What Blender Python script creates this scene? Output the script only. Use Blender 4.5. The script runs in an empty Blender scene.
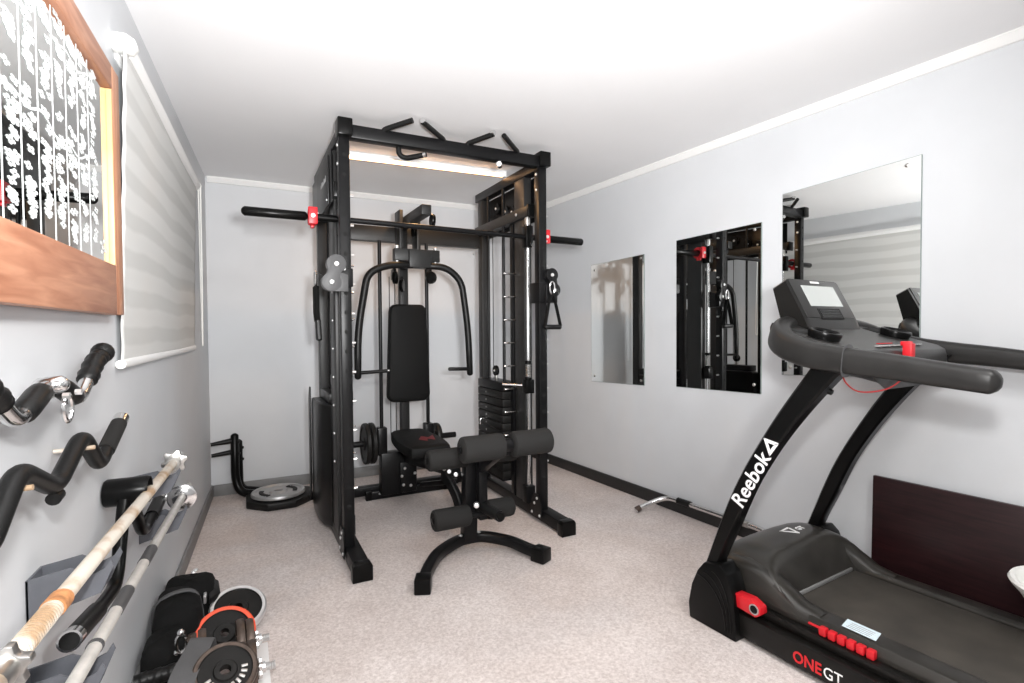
import bpy, bmesh, math, random
from mathutils import Vector, Matrix
random.seed(7)
scene = bpy.context.scene
COL = scene.collection
pi = math.pi

# ------------------------------------------------------------------ materials
def mat(name, color, rough=0.5, metal=0.0, spec=0.5, bump=0.0, bscale=200.0, var=0.0, vscale=8.0, emit=None, estr=0.0, coat=0.0):
    m = bpy.data.materials.new(name); m.use_nodes = True
    nt = m.node_tree; b = nt.nodes['Principled BSDF']
    b.inputs['Base Color'].default_value = (*color, 1); b.inputs['Roughness'].default_value = rough
    b.inputs['Metallic'].default_value = metal; b.inputs['Specular IOR Level'].default_value = spec
    if coat: b.inputs['Coat Weight'].default_value = coat
    if emit:
        b.inputs['Emission Color'].default_value = (*emit, 1); b.inputs['Emission Strength'].default_value = estr
    if var or bump:
        tc = nt.nodes.new('ShaderNodeTexCoord')
    if var:
        n = nt.nodes.new('ShaderNodeTexNoise'); n.inputs['Scale'].default_value = vscale; n.inputs['Detail'].default_value = 6
        nt.links.new(tc.outputs['Object'], n.inputs['Vector'])
        r = nt.nodes.new('ShaderNodeValToRGB')
        r.color_ramp.elements[0].position = .3; r.color_ramp.elements[1].position = .7
        r.color_ramp.elements[0].color = (*[max(0, c*(1-var)) for c in color], 1)
        r.color_ramp.elements[1].color = (*[min(1, c*(1+var)) for c in color], 1)
        nt.links.new(n.outputs['Fac'], r.inputs['Fac']); nt.links.new(r.outputs['Color'], b.inputs['Base Color'])
    if bump:
        n2 = nt.nodes.new('ShaderNodeTexNoise'); n2.inputs['Scale'].default_value = bscale; n2.inputs['Detail'].default_value = 3
        nt.links.new(tc.outputs['Object'], n2.inputs['Vector'])
        bp = nt.nodes.new('ShaderNodeBump'); bp.inputs['Strength'].default_value = bump; bp.inputs['Distance'].default_value = .004
        nt.links.new(n2.outputs['Fac'], bp.inputs['Height']); nt.links.new(bp.outputs['Normal'], b.inputs['Normal'])
    return m

def wood_mat(name, c1, c2, scale, axis_scale, rough=.45):
    m = bpy.data.materials.new(name); m.use_nodes = True
    nt = m.node_tree; b = nt.nodes['Principled BSDF']; b.inputs['Roughness'].default_value = rough
    tc = nt.nodes.new('ShaderNodeTexCoord'); mp = nt.nodes.new('ShaderNodeMapping'); mp.inputs['Scale'].default_value = axis_scale
    n = nt.nodes.new('ShaderNodeTexNoise'); n.inputs['Scale'].default_value = scale; n.inputs['Detail'].default_value = 8; n.inputs['Distortion'].default_value = .6
    r = nt.nodes.new('ShaderNodeValToRGB'); r.color_ramp.elements[0].position = .3; r.color_ramp.elements[1].position = .72
    r.color_ramp.elements[0].color = (*c1, 1); r.color_ramp.elements[1].color = (*c2, 1)
    nt.links.new(tc.outputs['Object'], mp.inputs['Vector']); nt.links.new(mp.outputs['Vector'], n.inputs['Vector'])
    nt.links.new(n.outputs['Fac'], r.inputs['Fac']); nt.links.new(r.outputs['Color'], b.inputs['Base Color'])
    return m

def carpet_mat():
    m = bpy.data.materials.new('carpet'); m.use_nodes = True
    nt = m.node_tree; b = nt.nodes['Principled BSDF']; b.inputs['Roughness'].default_value = .95; b.inputs['Specular IOR Level'].default_value = .1
    tc = nt.nodes.new('ShaderNodeTexCoord')
    n = nt.nodes.new('ShaderNodeTexNoise'); n.inputs['Scale'].default_value = 95; n.inputs['Detail'].default_value = 4; n.inputs['Roughness'].default_value = .75
    r = nt.nodes.new('ShaderNodeValToRGB'); r.color_ramp.elements[0].position = .34; r.color_ramp.elements[1].position = .66
    r.color_ramp.elements[0].color = (.52, .455, .435, 1); r.color_ramp.elements[1].color = (.79, .73, .705, 1)
    n3 = nt.nodes.new('ShaderNodeTexNoise'); n3.inputs['Scale'].default_value = 3.5; n3.inputs['Detail'].default_value = 5
    r3 = nt.nodes.new('ShaderNodeValToRGB'); r3.color_ramp.elements[0].position = .35; r3.color_ramp.elements[1].position = .65
    r3.color_ramp.elements[0].color = (.88, .86, .85, 1); r3.color_ramp.elements[1].color = (1, 1, 1, 1)
    mx = nt.nodes.new('ShaderNodeMixRGB'); mx.blend_type = 'MULTIPLY'; mx.inputs[0].default_value = 1
    for q in (n, n3): nt.links.new(tc.outputs['Object'], q.inputs['Vector'])
    nt.links.new(n.outputs['Fac'], r.inputs['Fac']); nt.links.new(n3.outputs['Fac'], r3.inputs['Fac'])
    nt.links.new(r.outputs['Color'], mx.inputs[1]); nt.links.new(r3.outputs['Color'], mx.inputs[2])
    nt.links.new(mx.outputs[0], b.inputs['Base Color'])
    bp = nt.nodes.new('ShaderNodeBump'); bp.inputs['Strength'].default_value = .6; bp.inputs['Distance'].default_value = .006
    nt.links.new(n.outputs['Fac'], bp.inputs['Height']); nt.links.new(bp.outputs['Normal'], b.inputs['Normal'])
    return m

def blind_mat():
    m = bpy.data.materials.new('zebra_fabric'); m.use_nodes = True
    nt = m.node_tree; b = nt.nodes['Principled BSDF']; b.inputs['Roughness'].default_value = .8
    tc = nt.nodes.new('ShaderNodeTexCoord'); sp = nt.nodes.new('ShaderNodeSeparateXYZ')
    nz = nt.nodes.new('ShaderNodeTexNoise'); nz.inputs['Scale'].default_value = 2.2; nz.inputs['Detail'].default_value = 2
    nt.links.new(tc.outputs['Object'], sp.inputs[0]); nt.links.new(tc.outputs['Object'], nz.inputs['Vector'])
    ma = nt.nodes.new('ShaderNodeMath'); ma.operation = 'MULTIPLY_ADD'; ma.inputs[1].default_value = .05
    nt.links.new(nz.outputs['Fac'], ma.inputs[0]); nt.links.new(sp.outputs['Z'], ma.inputs[2])
    mu = nt.nodes.new('ShaderNodeMath'); mu.operation = 'MULTIPLY'; mu.inputs[1].default_value = 2*pi/.118
    sn = nt.nodes.new('ShaderNodeMath'); sn.operation = 'SINE'
    nt.links.new(ma.outputs[0], mu.inputs[0]); nt.links.new(mu.outputs[0], sn.inputs[0])
    mr = nt.nodes.new('ShaderNodeMapRange'); mr.inputs[1].default_value = -1; mr.inputs[2].default_value = 1
    nt.links.new(sn.outputs[0], mr.inputs[0])
    r = nt.nodes.new('ShaderNodeValToRGB')
    r.color_ramp.elements[0].position = .30; r.color_ramp.elements[1].position = .62
    r.color_ramp.elements[0].color = (.56, .56, .545, 1); r.color_ramp.elements[1].color = (.645, .645, .63, 1)
    nt.links.new(mr.outputs[0], r.inputs['Fac']); nt.links.new(r.outputs['Color'], b.inputs['Base Color'])
    return m

M = {}
M['wall'] = mat('wall_paint', (.61, .625, .645), .55, bump=.05, bscale=60, var=.03, vscale=3)
M['ceiling'] = mat('ceiling_paint', (.85, .848, .855), .7, bump=.05, bscale=40, var=.015, vscale=2)
M['trimw'] = mat('white_trim', (.86, .86, .85), .5, bump=.04, bscale=40)
M['base_grey'] = mat('grey_baseboard', (.20, .20, .20), .5, var=.12, vscale=10)
M['base_black'] = mat('black_baseboard', (.012, .012, .012), .45, var=.2, vscale=10)
M['carpet'] = carpet_mat()
M['steel'] = mat('black_powder_coat', (.0055, .0055, .006), .34, spec=.22, bump=.06, bscale=500)
M['steel_grey'] = mat('dark_grey_powder_coat', (.020, .020, .020), .40, spec=.3, bump=.06, bscale=400)
M['gunmetal'] = mat('gunmetal_plate', (.062, .062, .064), .5, metal=.0, bump=.06, bscale=400)
M['bracket'] = mat('slate_steel', (.10, .105, .12), .5, var=.15, vscale=20)
M['foam'] = mat('black_foam', (.019, .0185, .018), .85, spec=.2, bump=.25, bscale=350)
M['vinyl'] = mat('black_vinyl', (.005, .005, .005), .62, spec=.16, bump=.2, bscale=250)
M['rubber'] = mat('black_rubber', (.005, .005, .005), .42, spec=.3, bump=.1, bscale=200)
M['plasticb'] = mat('black_plastic', (.0035, .0035, .0035), .28, spec=.16, bump=.02, bscale=300)
M['chrome'] = mat('chrome', (.78, .78, .78), .16, metal=1)
M['nickel'] = mat('dull_steel', (.55, .54, .52), .35, metal=1, var=.15, vscale=60)
M['zinc'] = mat('bright_zinc', (.8, .8, .8), .3, metal=.8)
M['rust'] = mat('rusty_bar', (.60, .50, .42), .6, metal=.15, var=.30, vscale=11, bump=.2, bscale=120)
_r = [n for n in M['rust'].node_tree.nodes if n.type == 'VALTORGB'][0].color_ramp
_r.elements[0].position = .40; _r.elements[1].position = .54; _r.elements[0].color = (.42, .29, .18, 1); _r.elements[1].color = (.62, .57, .50, 1)
M['rustring'] = mat('rust_ring', (.45, .20, .08), .7, var=.4, vscale=60)
M['bargrey'] = mat('grey_bar_steel', (.52, .50, .47), .5, metal=.35, var=.12, vscale=30, bump=.1, bscale=300)
M['silver'] = mat('silver_plate', (.42, .42, .42), .38, metal=.6, var=.1, vscale=20)
M['red'] = mat('red_plastic', (.58, .010, .018), .4, var=.05, vscale=20)
M['redcord'] = mat('red_cord', (.35, .02, .02), .6, var=.05, vscale=20)
M['orange'] = mat('orange_red_rim', (.85, .10, .04), .45, var=.06, vscale=20)
M['bronze'] = mat('worn_plate_rim', (.085, .062, .05), .42, metal=.5, var=.35, vscale=25)
M['iron'] = mat('black_iron', (.009, .0085, .008), .45, spec=.25, var=.3, vscale=30, bump=.1, bscale=150)
M['strap'] = mat('grey_webbing', (.085, .085, .088), .75, bump=.2, bscale=300)
M['fabricb'] = mat('black_fabric', (.006, .006, .006), .9, bump=.3, bscale=200, spec=.2)
M['white_print'] = mat('white_print', (.85, .85, .85), .5, var=.02, vscale=30)
M['grey_print'] = mat('grey_print', (.35, .35, .35), .5, var=.05, vscale=30)
M['red_print'] = mat('red_print', (.62, .012, .018), .5, var=.03, vscale=30)
M['dull_red'] = mat('dull_red_print', (.16, .008, .012), .6, var=.1, vscale=30)
M['tm'] = mat('treadmill_black', (.006, .0055, .005), .34, spec=.25, var=.25, vscale=14, bump=.03, bscale=250)
M['tm_hood'] = mat('treadmill_hood_grey', (.026, .024, .021), .30, var=.35, vscale=9, bump=.03, bscale=250)
M['tm_console'] = mat('console_grey', (.017, .0165, .016), .38, spec=.35, var=.15, vscale=18, bump=.05, bscale=400)
M['belt'] = mat('running_belt', (.046, .040, .033), .7, var=.3, vscale=7, bump=.2, bscale=400)
M['lcd'] = mat('lcd_glass', (.38, .40, .385), .25, var=.04, vscale=6)
M['sticker'] = mat('pale_sticker', (.68, .80, .86), .5, var=.08, vscale=90)
M['paper'] = mat('white_paper', (.80, .80, .80), .8, var=.03, vscale=20)
M['whitepl'] = mat('white_plastic', (.85, .85, .82), .35, var=.02, vscale=10)
M['mirror'] = mat('mirror_silver', (.86, .88, .87), .0, metal=1)
M['mirror_edge'] = mat('mirror_edge', (.22, .26, .25), .3, var=.05, vscale=20)
M['etch'] = mat('etched_frost', (.72, .75, .75), .7, var=.03, vscale=20)
M['wood'] = wood_mat('reddish_wood', (.36, .15, .085), (.57, .29, .18), 5, (1, 1, 9))
M['wood_up'] = wood_mat('reddish_wood_upright', (.36, .15, .085), (.57, .30, .18), 5, (1, 9, 1))
M['wood_pale_lit'] = wood_mat('pale_lit_wood', (.58, .34, .15), (.70, .46, .23), 6, (1, 9, 1))  # backing tone; on the inner lip it paints the brightly lit stile face
M['mahog'] = wood_mat('dark_mahogany', (.009, .003, .0035), (.028, .009, .0105), 6, (1, 1, 12), .4)
M['blind'] = blind_mat()
M['led'] = mat('led_diffuser', (1, .95, .85), .5, emit=(1, .52, .22), estr=13)
M['hole'] = mat('hole_dark', (.003, .003, .003), .9, var=.1, vscale=20)

# ------------------------------------------------------------------ frames
TL, TR = math.tan(.0497), math.tan(.0618)
YB = 4.17; HC = 2.205
def lw(p):   # (along wall y, distance into room, z)
    return Vector((-.2122 - TL*(YB-p[0]) + p[1], p[0], p[2]))
def rw(p):
    return Vector((2.2913 + TR*(YB-p[0]) - p[1], p[0], p[2]))
_v = Vector((-.0756, .997, 0)).normalized(); _u = Vector((.997, .0756, 0)).normalized(); _T0 = Vector((1.60, 1.40, 0))
def tmf(p):  # treadmill: (u across, v forward, z)
    return _T0 + _u*p[0] + _v*p[1] + Vector((0, 0, p[2]))

# ------------------------------------------------------------------ mesh builder
W = {}
def catmull(pts, n=8):
    pts = [Vector(p) for p in pts]; out = []
    for i in range(len(pts)-1):
        p0 = pts[max(i-1, 0)]; p1 = pts[i]; p2 = pts[i+1]; p3 = pts[min(i+2, len(pts)-1)]
        for k in range(n):
            t = k/n
            out.append(.5*((2*p1)+(-p0+p2)*t+(2*p0-5*p1+4*p2-p3)*t*t+(-p0+3*p1-3*p2+p3)*t**3))
    out.append(pts[-1]); return out
def fillet(pts, r, n=6):
    pts = [Vector(p) for p in pts]; out = [pts[0]]
    for i in range(1, len(pts)-1):
        a = pts[i-1]-pts[i]; b = pts[i+1]-pts[i]
        rr = min(r, a.length*.48, b.length*.48)
        p = pts[i]+a.normalized()*rr; q = pts[i]+b.normalized()*rr
        for k in range(n+1):
            t = k/n; out.append((1-t)**2*p+2*t*(1-t)*pts[i]+t*t*q)
    out.append(pts[-1]); return out

class MB:
    def __init__(s, f=None):
        s.bm = bmesh.new(); s.f = f
    def _merge(s, tmp):
        me = bpy.data.meshes.new('t'); tmp.to_mesh(me); tmp.free(); s.bm.from_mesh(me); bpy.data.meshes.remove(me)
    def box(s, x0, x1, y0, y1, z0, z1, bev=.004, rot=None, seg=2):
        t = bmesh.new(); bmesh.ops.create_cube(t, size=1)
        c = Vector(((x0+x1)/2, (y0+y1)/2, (z0+z1)/2)); d = (abs(x1-x0), abs(y1-y0), abs(z1-z0))
        for v in t.verts: v.co = Vector((v.co.x*d[0], v.co.y*d[1], v.co.z*d[2]))
        bev = min(bev, min(d)*.45)
        if bev > 0: bmesh.ops.bevel(t, geom=t.edges[:], offset=bev, segments=seg, affect='EDGES', profile=.5)
        for v in t.verts: v.co = (rot @ v.co if rot else v.co) + c
        s._merge(t); return s
    def beam(s, p0, p1, w, h, bev=.004, up=(0, 0, 1)):
        p0 = Vector(p0); p1 = Vector(p1); d = p1-p0; L = d.length; d.normalize()
        u = Vector(up); 
        if abs(u.dot(d)) > .98: u = Vector((0, 1, 0))
        x = d.cross(u).normalized(); z = x.cross(d)
        R = Matrix((x, d, z)).transposed()
        c = (p0+p1)/2
        return s.box(c.x-w/2, c.x+w/2, c.y-L/2, c.y+L/2, c.z-h/2, c.z+h/2, bev, R)
    def tube(s, path, a, b=None, seg=14, up=(0, 0, 1), ex=2.0, caps=True, round_ends=False):
        path = [Vector(p) for p in path]; n = len(path)
        A = a if isinstance(a, (list, tuple)) else [a]*n
        B = A if b is None else (b if isinstance(b, (list, tuple)) else [b]*n)
        if round_ends:
            d0 = (path[0]-path[1]).normalized(); d1 = (path[-1]-path[-2]).normalized()
            r0, r1 = A[0], A[-1]; k = [(.99, .12), (.92, .4), (.7, .71), (.4, .92), (.0, 1.)]
            pre = [path[0]+d0*(r0*(x-1)) for x, _ in k][:-1]; post = [path[-1]+d1*(r1*(x-1)) for x, _ in k][:-1]
            fs = [y for _, y in k][:-1]
            A = [A[0]*y for y in fs]+list(A[1:-1])+[A[-1]*y for y in reversed(fs)] if n > 2 else [A[0]*y for y in fs]+[A[-1]*y for y in reversed(fs)]
            B = [B[0]*y for y in fs]+list(B[1:-1])+[B[-1]*y for y in reversed(fs)] if n > 2 else [B[0]*y for y in fs]+[B[-1]*y for y in reversed(fs)]
            path = pre+path[1:-1]+list(reversed(post)); n = len(path)
        u = Vector(up); rings = []; prev = None
        for i, p in enumerate(path):
            d = (path[min(i+1, n-1)]-path[max(i-1, 0)])
            if d.length < 1e-9: d = Vector((0, 0, 1))
            d.normalize()
            if prev is None:
                uu = u if abs(u.dot(d)) < .95 else Vector((0, 1, 0)) if abs(d.y) < .9 else Vector((1, 0, 0))
                y = (uu-d*uu.dot(d)).normalized()
            else:
                y = prev-d*prev.dot(d); y.normalize()
            prev = y; x = d.cross(y)
            ring = []
            for k in range(seg):
                t = 2*pi*k/seg; c, sn = math.cos(t), math.sin(t)
                cx = math.copysign(abs(c)**(2/ex), c); sy = math.copysign(abs(sn)**(2/ex), sn)
                ring.append(s.bm.verts.new(p+x*cx*A[i]+y*sy*B[i]))
            rings.append(ring)
        for i in range(n-1):
            for k in range(seg):
                s.bm.faces.new((rings[i][k], rings[i][(k+1) % seg], rings[i+1][(k+1) % seg], rings[i+1][k]))
        if caps:
            s.bm.faces.new(list(reversed(rings[0]))); s.bm.faces.new(rings[-1])
        return s
    def cyl(s, p0, p1, r, r1=None, seg=20):
        return s.tube([p0, p1], [r, r if r1 is None else r1], seg=seg)
    def lathe(s, prof, o, axis, seg=32, closed=False):
        """prof: [(radius, along axis)]"""
        o = Vector(o); ax = Vector(axis).normalized()
        t = Vector((0, 0, 1)) if abs(ax.z) < .9 else Vector((1, 0, 0))
        x = ax.cross(t).normalized(); y = ax.cross(x)
        rings = []
        for r, h in prof:
            if r < 1e-6: rings.append([s.bm.verts.new(o+ax*h)])
            else: rings.append([s.bm.verts.new(o+ax*h+x*r*math.cos(2*pi*k/seg)+y*r*math.sin(2*pi*k/seg)) for k in range(seg)])
        m = len(rings)
        for i in range(m if closed else m-1):
            a, b = rings[i], rings[(i+1) % m]
            for k in range(seg):
                k2 = (k+1) % seg
                if len(a) == 1 and len(b) == 1: continue
                if len(a) == 1: s.bm.faces.new((a[0], b[k], b[k2]))
                elif len(b) == 1: s.bm.faces.new((a[k], a[k2], b[0]))
                else: s.bm.faces.new((a[k], a[k2], b[k2], b[k]))
        return s
    def ball(s, c, r, seg=16):
        n = 8
        return s.lathe([(r*math.sin(pi*i/n), -r*math.cos(pi*i/n)) for i in range(n+1)], c, (0, 0, 1), seg)
    def prism(s, poly, g, d0, d1, bev=0.0):
        """poly in 2D; g(a, b, d) gives a local point"""
        t = bmesh.new()
        A = [t.verts.new(Vector(g(p[0], p[1], d0))) for p in poly]; B = [t.verts.new(Vector(g(p[0], p[1], d1))) for p in poly]
        n = len(poly)
        t.faces.new(A); t.faces.new(list(reversed(B)))
        for i in range(n): t.faces.new((A[i], B[i], B[(i+1) % n], A[(i+1) % n]))
        bmesh.ops.recalc_face_normals(t, faces=t.faces[:])
        if bev: bmesh.ops.bevel(t, geom=t.edges[:], offset=bev, segments=2, affect='EDGES', profile=.5)
        s._merge(t); return s
    def loft(s, rings, caps=True, wrap=True):
        R = [[s.bm.verts.new(Vector(p)) for p in r] for r in rings]; n = len(R[0])
        for i in range(len(R)-1):
            for k in range(n if wrap else n-1):
                s.bm.faces.new((R[i][k], R[i][(k+1) % n], R[i+1][(k+1) % n], R[i+1][k]))
        if caps:
            s.bm.faces.new(list(reversed(R[0]))); s.bm.faces.new(R[-1])
        return s
    def text(s, body, size, g, bold=0.0, depth=.0006):
        c = bpy.data.curves.new('t', 'FONT'); c.body = body; c.size = size; c.offset = bold; c.extrude = depth
        c.resolution_u = 3
        ob = bpy.data.objects.new('t', c); COL.objects.link(ob)
        dg = bpy.context.evaluated_depsgraph_get(); dg.update()
        me = bpy.data.meshes.new_from_object(ob.evaluated_get(dg))
        bpy.data.objects.remove(ob); bpy.data.curves.remove(c)
        off = len(s.bm.verts)
        vs = [s.bm.verts.new(Vector(g(v.co.x, v.co.y, v.co.z))) for v in me.vertices]
        for p in me.polygons:
            try: s.bm.faces.new([vs[i] for i in p.vertices])
            except ValueError: pass
        bpy.data.meshes.remove(me); return s
    def build(s, name, m, parent=None, smooth=True, label=None, ang=35):
        bmesh.ops.recalc_face_normals(s.bm, faces=s.bm.faces[:])
        if s.f:
            before = s.f((0, 0, 0)); e = [s.f(v)-before for v in ((1, 0, 0), (0, 1, 0), (0, 0, 1))]
            for v in s.bm.verts: v.co = s.f(v.co)
            if e[0].cross(e[1]).dot(e[2]) < 0: bmesh.ops.reverse_faces(s.bm, faces=s.bm.faces[:])
        w = W.get(parent.name) if parent else None
        if parent is None:
            c = sum((v.co for v in s.bm.verts), Vector())/max(1, len(s.bm.verts))
            zmin = min(v.co.z for v in s.bm.verts); o = Vector((c.x, c.y, zmin)); w = Matrix.Translation(o)
        inv = w.inverted()
        for v in s.bm.verts: v.co = inv @ v.co
        me = bpy.data.meshes.new(name); s.bm.to_mesh(me); s.bm.free()
        me.materials.append(m)
        if smooth:
            me.shade_smooth(); me.set_sharp_from_angle(angle=math.radians(ang))
        ob = bpy.data.objects.new(name, me); COL.objects.link(ob)
        if parent: ob.parent = parent
        else: ob.matrix_world = w
        W[ob.name] = w
        if label: ob['label'] = label
        return ob

def tag(o, label, cat, group=None):
    o['label'] = label; o['category'] = cat
    if group: o['group'] = group
    return o
def thing(name, label, cat, loc, group=None):
    o = bpy.data.objects.new(name, None); o.empty_display_size = .1; COL.objects.link(o); o.location = loc
    W[o.name] = Matrix.Translation(Vector(loc)); tag(o, label, cat, group); return o
def struct(o): o['kind'] = 'structure'; return o

# ------------------------------------------------------------------ the setting
Y0 = -1.7
struct(MB().box(-.9, 3.2, Y0-.2, YB+.2, -.1, 0, 0).build('floor', M['carpet'], smooth=False))
struct(MB().box(-.9, 3.2, Y0-.2, YB+.2, HC, HC+.1, 0).build('ceiling', M['ceiling'], smooth=False))
struct(MB(lw).box(Y0, YB, -.1, 0, 0, HC, 0).build('wall_left', M['wall'], smooth=False))
struct(MB(rw).box(Y0, YB, -.1, 0, 0, HC, 0).build('wall_right', M['wall'], smooth=False))
struct(MB().box(-.32, 2.40, YB, YB+.1, 0, HC, 0).build('wall_back', M['wall'], smooth=False))
struct(MB().box(-.7, 2.85, Y0-.1, Y0, 0, HC, 0).build('wall_front', M['wall'], smooth=False))
struct(MB(lw).box(Y0, YB, 0, .014, 0, .078, .003).build('baseboard_left', M['base_grey']))
struct(MB().box(-.20, 2.29, YB-.014, YB, 0, .078, .003).build('baseboard_back', M['base_grey']))
struct(MB(rw).box(Y0, YB, 0, .016, 0, .08, .003).build('baseboard_right', M['base_black']))
struct(MB().prism([(0, 0), (-.030, 0), (-.034, -.008), (-.010, -.036), (0, -.038)], lambda a, b, d: (d, YB+a, HC+b), -.2, 2.285).build('trim_1', M['trimw'], smooth=False))
struct(MB(rw).prism([(0, 0), (.030, 0), (.034, -.008), (.010, -.036), (0, -.038)], lambda a, b, d: (d, a, HC+b), Y0, YB-.02).build('trim_2', M['trimw'], smooth=False))

# ------------------------------------------------------------------ wall mirrors on the right wall
def wall_mirror(y0, y1, z0, z1, tilt, clips, label):
    root = thing('wall_mirror', label, 'mirror', rw(((y0+y1)/2, 0, (z0+z1)/2)), 'frameless mirrors on the wall')
    def g(p): return rw((p[0], p[1], p[2]+tilt*(p[0]-y1)))
    MB(g).box(y0, y1, .001, .0062, z0, z1, 0).build('glass_edge', M['mirror_edge'], root, smooth=False)
    MB(g).box(y0+.002, y1-.002, .0062, .0072, z0+.002, z1-.002, 0).build('mirror_glass', M['mirror'], root, smooth=False)
    for (a, c) in clips:
        MB(g).lathe([(.0, .004), (.005, .0035), (.0085, .0012), (.0085, 0)], (a, .0074, c), (0, 1, 0), 14).build('screw', M['nickel'], root)
wall_mirror(2.705, 3.253, .748, 1.622, -.03, [(3.215, 1.58), (3.215, .79), (2.735, 1.6), (2.735, .78)], 'smallest-looking frameless mirror beside the multi-gym, deepest in the room')
wall_mirror(1.860, 2.432, .782, 1.687, -.022, [(1.90, 1.655), (1.90, .83)], 'middle frameless mirror of three, its glass full of black gym frame')
wall_mirror(1.152, 1.746, .905, 1.818, -.05, [(1.205, 1.79), (1.70, .945)], 'frameless mirror behind the treadmill console, reflecting the striped blind')

# ------------------------------------------------------------------ framed etched mirror on the left wall
def fmf(p): return lw((p[0], p[1]+(1.80-p[0])*.0145+.001, p[2]))
fm = thing('framed_mirror', 'wood framed mirror with etched white blossom pattern on the side wall', 'mirror', lw((1.3, 0, 1.52)))
ya, yb_ = .80, 1.755
MB(fmf).box(ya, yb_, .004, .012, 1.27, 1.82, 0).build('backing', M['wood_pale_lit'], fm, smooth=False)
MB(fmf).box(ya, yb_, .0215, .0235, 1.30, 1.80, 0).build('mirror_glass', M['mirror'], fm, smooth=False)
MB(fmf).box(ya-.07, 1.726, .001, .036, 1.195, 1.325, .003).build('bottom_rail', M['wood'], fm)
MB(fmf).box(ya-.07, 1.726, .001, .036, 1.788, 1.853, .003).build('top_rail', M['wood'], fm)
MB(fmf).box(1.727, 1.800, .001, .036, 1.195, 1.853, .003).build('side_stile', M['wood_up'], fm)
MB(fmf).box(1.718, 1.7265, .0235, .0355, 1.326, 1.787, .001).build('inner_lip', M['wood_pale_lit'], fm, label='inner lip coloured pale as if strongly lit')  # stile's inner face, the strong light on it put into the colour
MB(fmf).box(ya-.07, ya, .001, .036, 1.326, 1.787, .003).build('side_stile', M['wood_up'], fm)
# etched columns of little blossoms with wavy cross lines
e = MB(fmf)
def disc(a, c, r, n=6):
    k0 = random.random()*6
    vs = [e.bm.verts.new(Vector((a+2.3*r*math.cos(k0+2*pi*k/n),   .0240, c+r*math.sin(k0+2*pi*k/n)))) for k in range(n)]
    ce = e.bm.verts.new(Vector((a, .0245, c)))
    for k in range(n): e.bm.faces.new((vs[k], vs[(k+1) % n], ce))
def flower(a, c):
    k0 = random.random()*6
    for q in range(4): disc(a+.0105*math.cos(q*pi/2+k0), c+.0046*math.sin(q*pi/2+k0), .0037)
for i in range(10):
    y = 1.558-i*.0765
    e.box(y-.0012, y+.0012, .0237, .0242, 1.315, 1.785, 0)
    for (zt, ht) in ((1.79, .17), (1.60, .245)):
        zt = zt+.012*math.sin(i*1.7+zt*9)
        for k in range(30):
            t = random.random()**.85; wd = .026*(1-.62*t)
            flower(y+.038+random.uniform(-wd, wd), max(1.335, zt-t*ht))
for zt in (1.735, 1.545):
    pts = [(.82+k*.02, .0242, zt+.008*math.sin(k*.9)+.006*math.sin(k*.37)) for k in range(38)]
    e.tube(pts, .0026, .0006, seg=6, up=(0, 1, 0))
for (a, c) in ((1.64, 1.372), (1.665, 1.378), (1.655, 1.362), (1.645, 1.350), (1.675, 1.356)): disc(a, c, .0055)
e.build('etched_pattern', M['etch'], fm, smooth=False)

# ------------------------------------------------------------------ blind
bl = thing('roller_blind', 'pale striped roller blind hanging over the window on the side wall', 'blind', lw((2.5, 0, 1.9)))
h = MB(lw); h.box(1.93, 3.44, .0, .010, 1.955, 2.01, .002); h.tube([(1.93, .032, 1.985), (3.44, .032, 1.962)], .022, seg=20); h.build('headrail', M['trimw'], bl)
MB(lw).prism([(.0, 2.020), (.035, 2.022), (.058, 2.008), (.064, 1.985), (.050, 1.966), (.0, 1.970)], lambda a, b, d: (d, a, b), 1.895, 1.925, .004).build('end_cap', M['whitepl'], bl, label='white plastic end cap')
MB(lw).prism([(.0, 1.99), (.045, 1.99), (.058, 1.965), (.045, 1.94), (.0, 1.94)], lambda a, b, d: (d, a, b), 3.44, 3.455, .002).build('end_cap', M['whitepl'], bl)
f = MB(lw); ny, nz = 40, 70; grid = []
for j in range(nz+1):
    t = j/nz; row = []
    for i in range(ny+1):
        y = 1.865+(3.38-1.865)*i/ny; z = 1.972-(1.972-1.052)*t
        o = .034-.020*t+.0012*math.sin(z*2*pi/.118+.8*math.sin(y*2.3))+.002*math.sin(y*4+z*3)
        row.append(f.bm.verts.new(Vector((y, o, z+.010*math.sin((y-1.79)*2)*t))))
    grid.append(row)
for j in range(nz):
    for i in range(ny): f.bm.faces.new((grid[j][i], grid[j][i+1], grid[j+1][i+1], grid[j+1][i]))
fab = f.build('fabric', M['blind'], bl)
sm = fab.modifiers.new('thick', 'SOLIDIFY'); sm.thickness = .002
MB(lw).tube([(1.865, .014, 1.055), (3.385, .014, 1.058)], .008, .013, seg=14).build('bottom_bar', M['trimw'], bl)
MB(lw).tube([(1.853, .014, 1.055), (1.865, .014, 1.055)], .013, seg=16).build('bar_cap', M['whitepl'], bl)
MB(lw).tube(fillet([(3.43, .052, 1.965), (3.435, .050, 1.5), (3.44, .046, 1.08), (3.452, .044, 1.062), (3.465, .042, 1.08), (3.46, .04, 1.5), (3.445, .04, 1.965)], .01, 3), .0042, seg=8).build('pull_chain', M['whitepl'], bl)

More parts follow.
